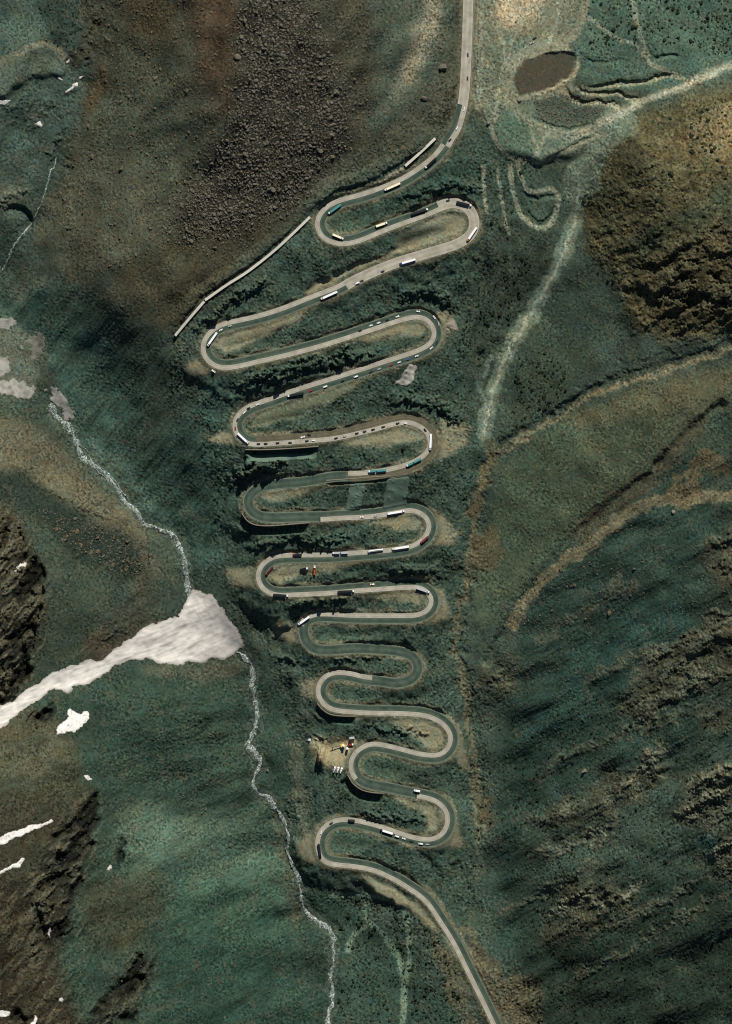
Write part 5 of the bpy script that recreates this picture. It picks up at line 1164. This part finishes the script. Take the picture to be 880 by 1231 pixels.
# ---- works yard
def yard(name, u, v, rz, lab, cat, parts):
    t = bpy.data.objects.new(name, None); link(t); t.location = world(u, v, float(hs(u, v)[0])); t.rotation_euler = (0, 0, rz); tag(t, lab, cat)
    for nm, fn, mt in parts: bm_obj(nm, fn, mt, t)
for k, (u, v, lab) in enumerate([(413,897,'upright white cement silo at the works yard, beside the conveyor'),(417.5,900.5,'upright white cement silo at the works yard, nearer the road')]):
    yard('cement_silo', u, v, 0, lab, 'silo', [('silo_tank', lambda bm: (cyl(bm, 0, 0, 5.5, 1.5, 5, 'z', 18), cyl(bm, 0, 0, 2.2, .3, 1.6, 'z', 18, 1.5), cyl(bm, 0, 0, 8.25, 1.5, .5, 'z', 18, .5)), PM['white'])] +
         [('leg', (lambda a, b_: lambda bm: bx(bm, a - .1, a + .1, b_ - .1, b_ + .1, 0, 3.1))(a, b_), M_STEEL) for a in (-1, 1) for b_ in (-1, 1)])
yard('conveyor', 405, 898, .2, 'long steel conveyor boom in the works yard', 'conveyor', [('boom', lambda bm: bx(bm, -7, 7, -.5, .5, 3.0, 3.5), M_STEEL), ('leg', lambda bm: bx(bm, -5, -4.7, -.6, .6, 0, 3.0), M_STEEL), ('leg', lambda bm: bx(bm, 4.7, 5, -.6, .6, 0, 3.0), M_STEEL), ('hopper', lambda bm: bx(bm, 5.2, 8.2, -1.5, 1.5, 3.503, 5.0, -.6, -.6, -.5), PM['yellow'])])
yard('site_cabin', 423, 887.5, .1, 'white site cabin at the upper edge of the works yard', 'cabin', [('cabin_wall', lambda bm: bx(bm, -3, 3, -1.2, 1.2, .1, 2.5), PM['white']), ('roof', lambda bm: bx(bm, -3.1, 3.1, -1.3, 1.3, 2.503, 2.65), PM['silver']), ('door', lambda bm: bx(bm, -.5, .4, -1.26, -1.203, .15, 2.1), M_STEEL)])
place(rigid('white', 'red', 7, 'tipper_truck', 'tipper'), 422, 895.7, 1, -.1, 'small red tipper truck with white cab in the works yard', 'tipper truck')
yard('lighting_mast', 372, 890, 0, 'tall mast with lamps at the tip of the works yard', 'mast', [('mast_pole', lambda bm: cyl(bm, 0, 0, 6, .22, 12, 'z', 8), M_STEEL), ('lamp_frame', lambda bm: bx(bm, -1.6, 1.6, -.3, .3, 12.0, 12.8), PM['silver']), ('base_block', lambda bm: bx(bm, -1.4, 1.4, -1.4, 1.4, 0, .9, .2, .2, .2), PM['white'])])
M_HUT = simple('hut_render', lin((150,146,130)), .9)
for nm, u, v, rz, lab in [('hut', 587, 149, .5, 'tiny concrete hut beside the track by the upper road curve'), ('hut', 624, 122, .4, 'small tan hut at the lower corner of the brown pit')]:
    yard(nm, u, v, rz, lab, 'hut', [('hut_wall', lambda bm: bx(bm, -1.6, 1.6, -1.3, 1.3, -.3, 2.4), M_HUT), ('roof', lambda bm: bx(bm, -1.9, 1.9, -1.6, 1.6, 2.403, 2.8, .2, .2, .4), M_WALLC), ('door', lambda bm: bx(bm, -.4, .4, -1.36, -1.303, 0, 2.0), M_STEEL)])

# ------------------------------------------------------------------ light, sky, camera
w = bpy.data.worlds.new('World'); SC.world = w; w.use_nodes = True
nt = w.node_tree; bg = nt.nodes['Background']; sky = nt.nodes.new('ShaderNodeTexSky'); sky.sky_type = 'NISHITA'; sky.sun_disc = False
sky.sun_elevation = SUN_EL; sky.sun_rotation = SUN_AZ; sky.altitude = 2800; sky.dust_density = 0.6
nt.links.new(sky.outputs[0], bg.inputs['Color']); bg.inputs['Strength'].default_value = 0.05
sun = bpy.data.lights.new('sun', 'SUN'); sun.energy = 5.0; sun.angle = math.radians(.5); sun.color = (1, .97, .92)
so = bpy.data.objects.new('sun', sun); link(so)
d = Vector((math.sin(SUN_AZ) * math.cos(SUN_EL), math.cos(SUN_AZ) * math.cos(SUN_EL), math.sin(SUN_EL)))
so.rotation_euler = (-d).to_track_quat('-Z', 'Y').to_euler(); so.location = (0, 0, 2000)
cam = bpy.data.cameras.new('camera'); co = bpy.data.objects.new('camera', cam); link(co)
co.location = (0, 0, CAM_H); co.rotation_euler = (0, 0, 0)
cam.sensor_fit = 'VERTICAL'; cam.sensor_height = 24; cam.lens = 24 * CAM_H / 1231.0
cam.clip_start = 100; cam.clip_end = 120000
SC.camera = co
SC.view_settings.view_transform = 'Standard'; SC.view_settings.look = 'None'; SC.view_settings.gamma = 1; SC.view_settings.use_curve_mapping = False
SC.view_settings.exposure = 0.0
SC.cycles.pixel_filter_type = 'BLACKMAN_HARRIS'; SC.cycles.filter_width = 1.1
SC.cycles.max_bounces = 3; SC.cycles.diffuse_bounces = 1
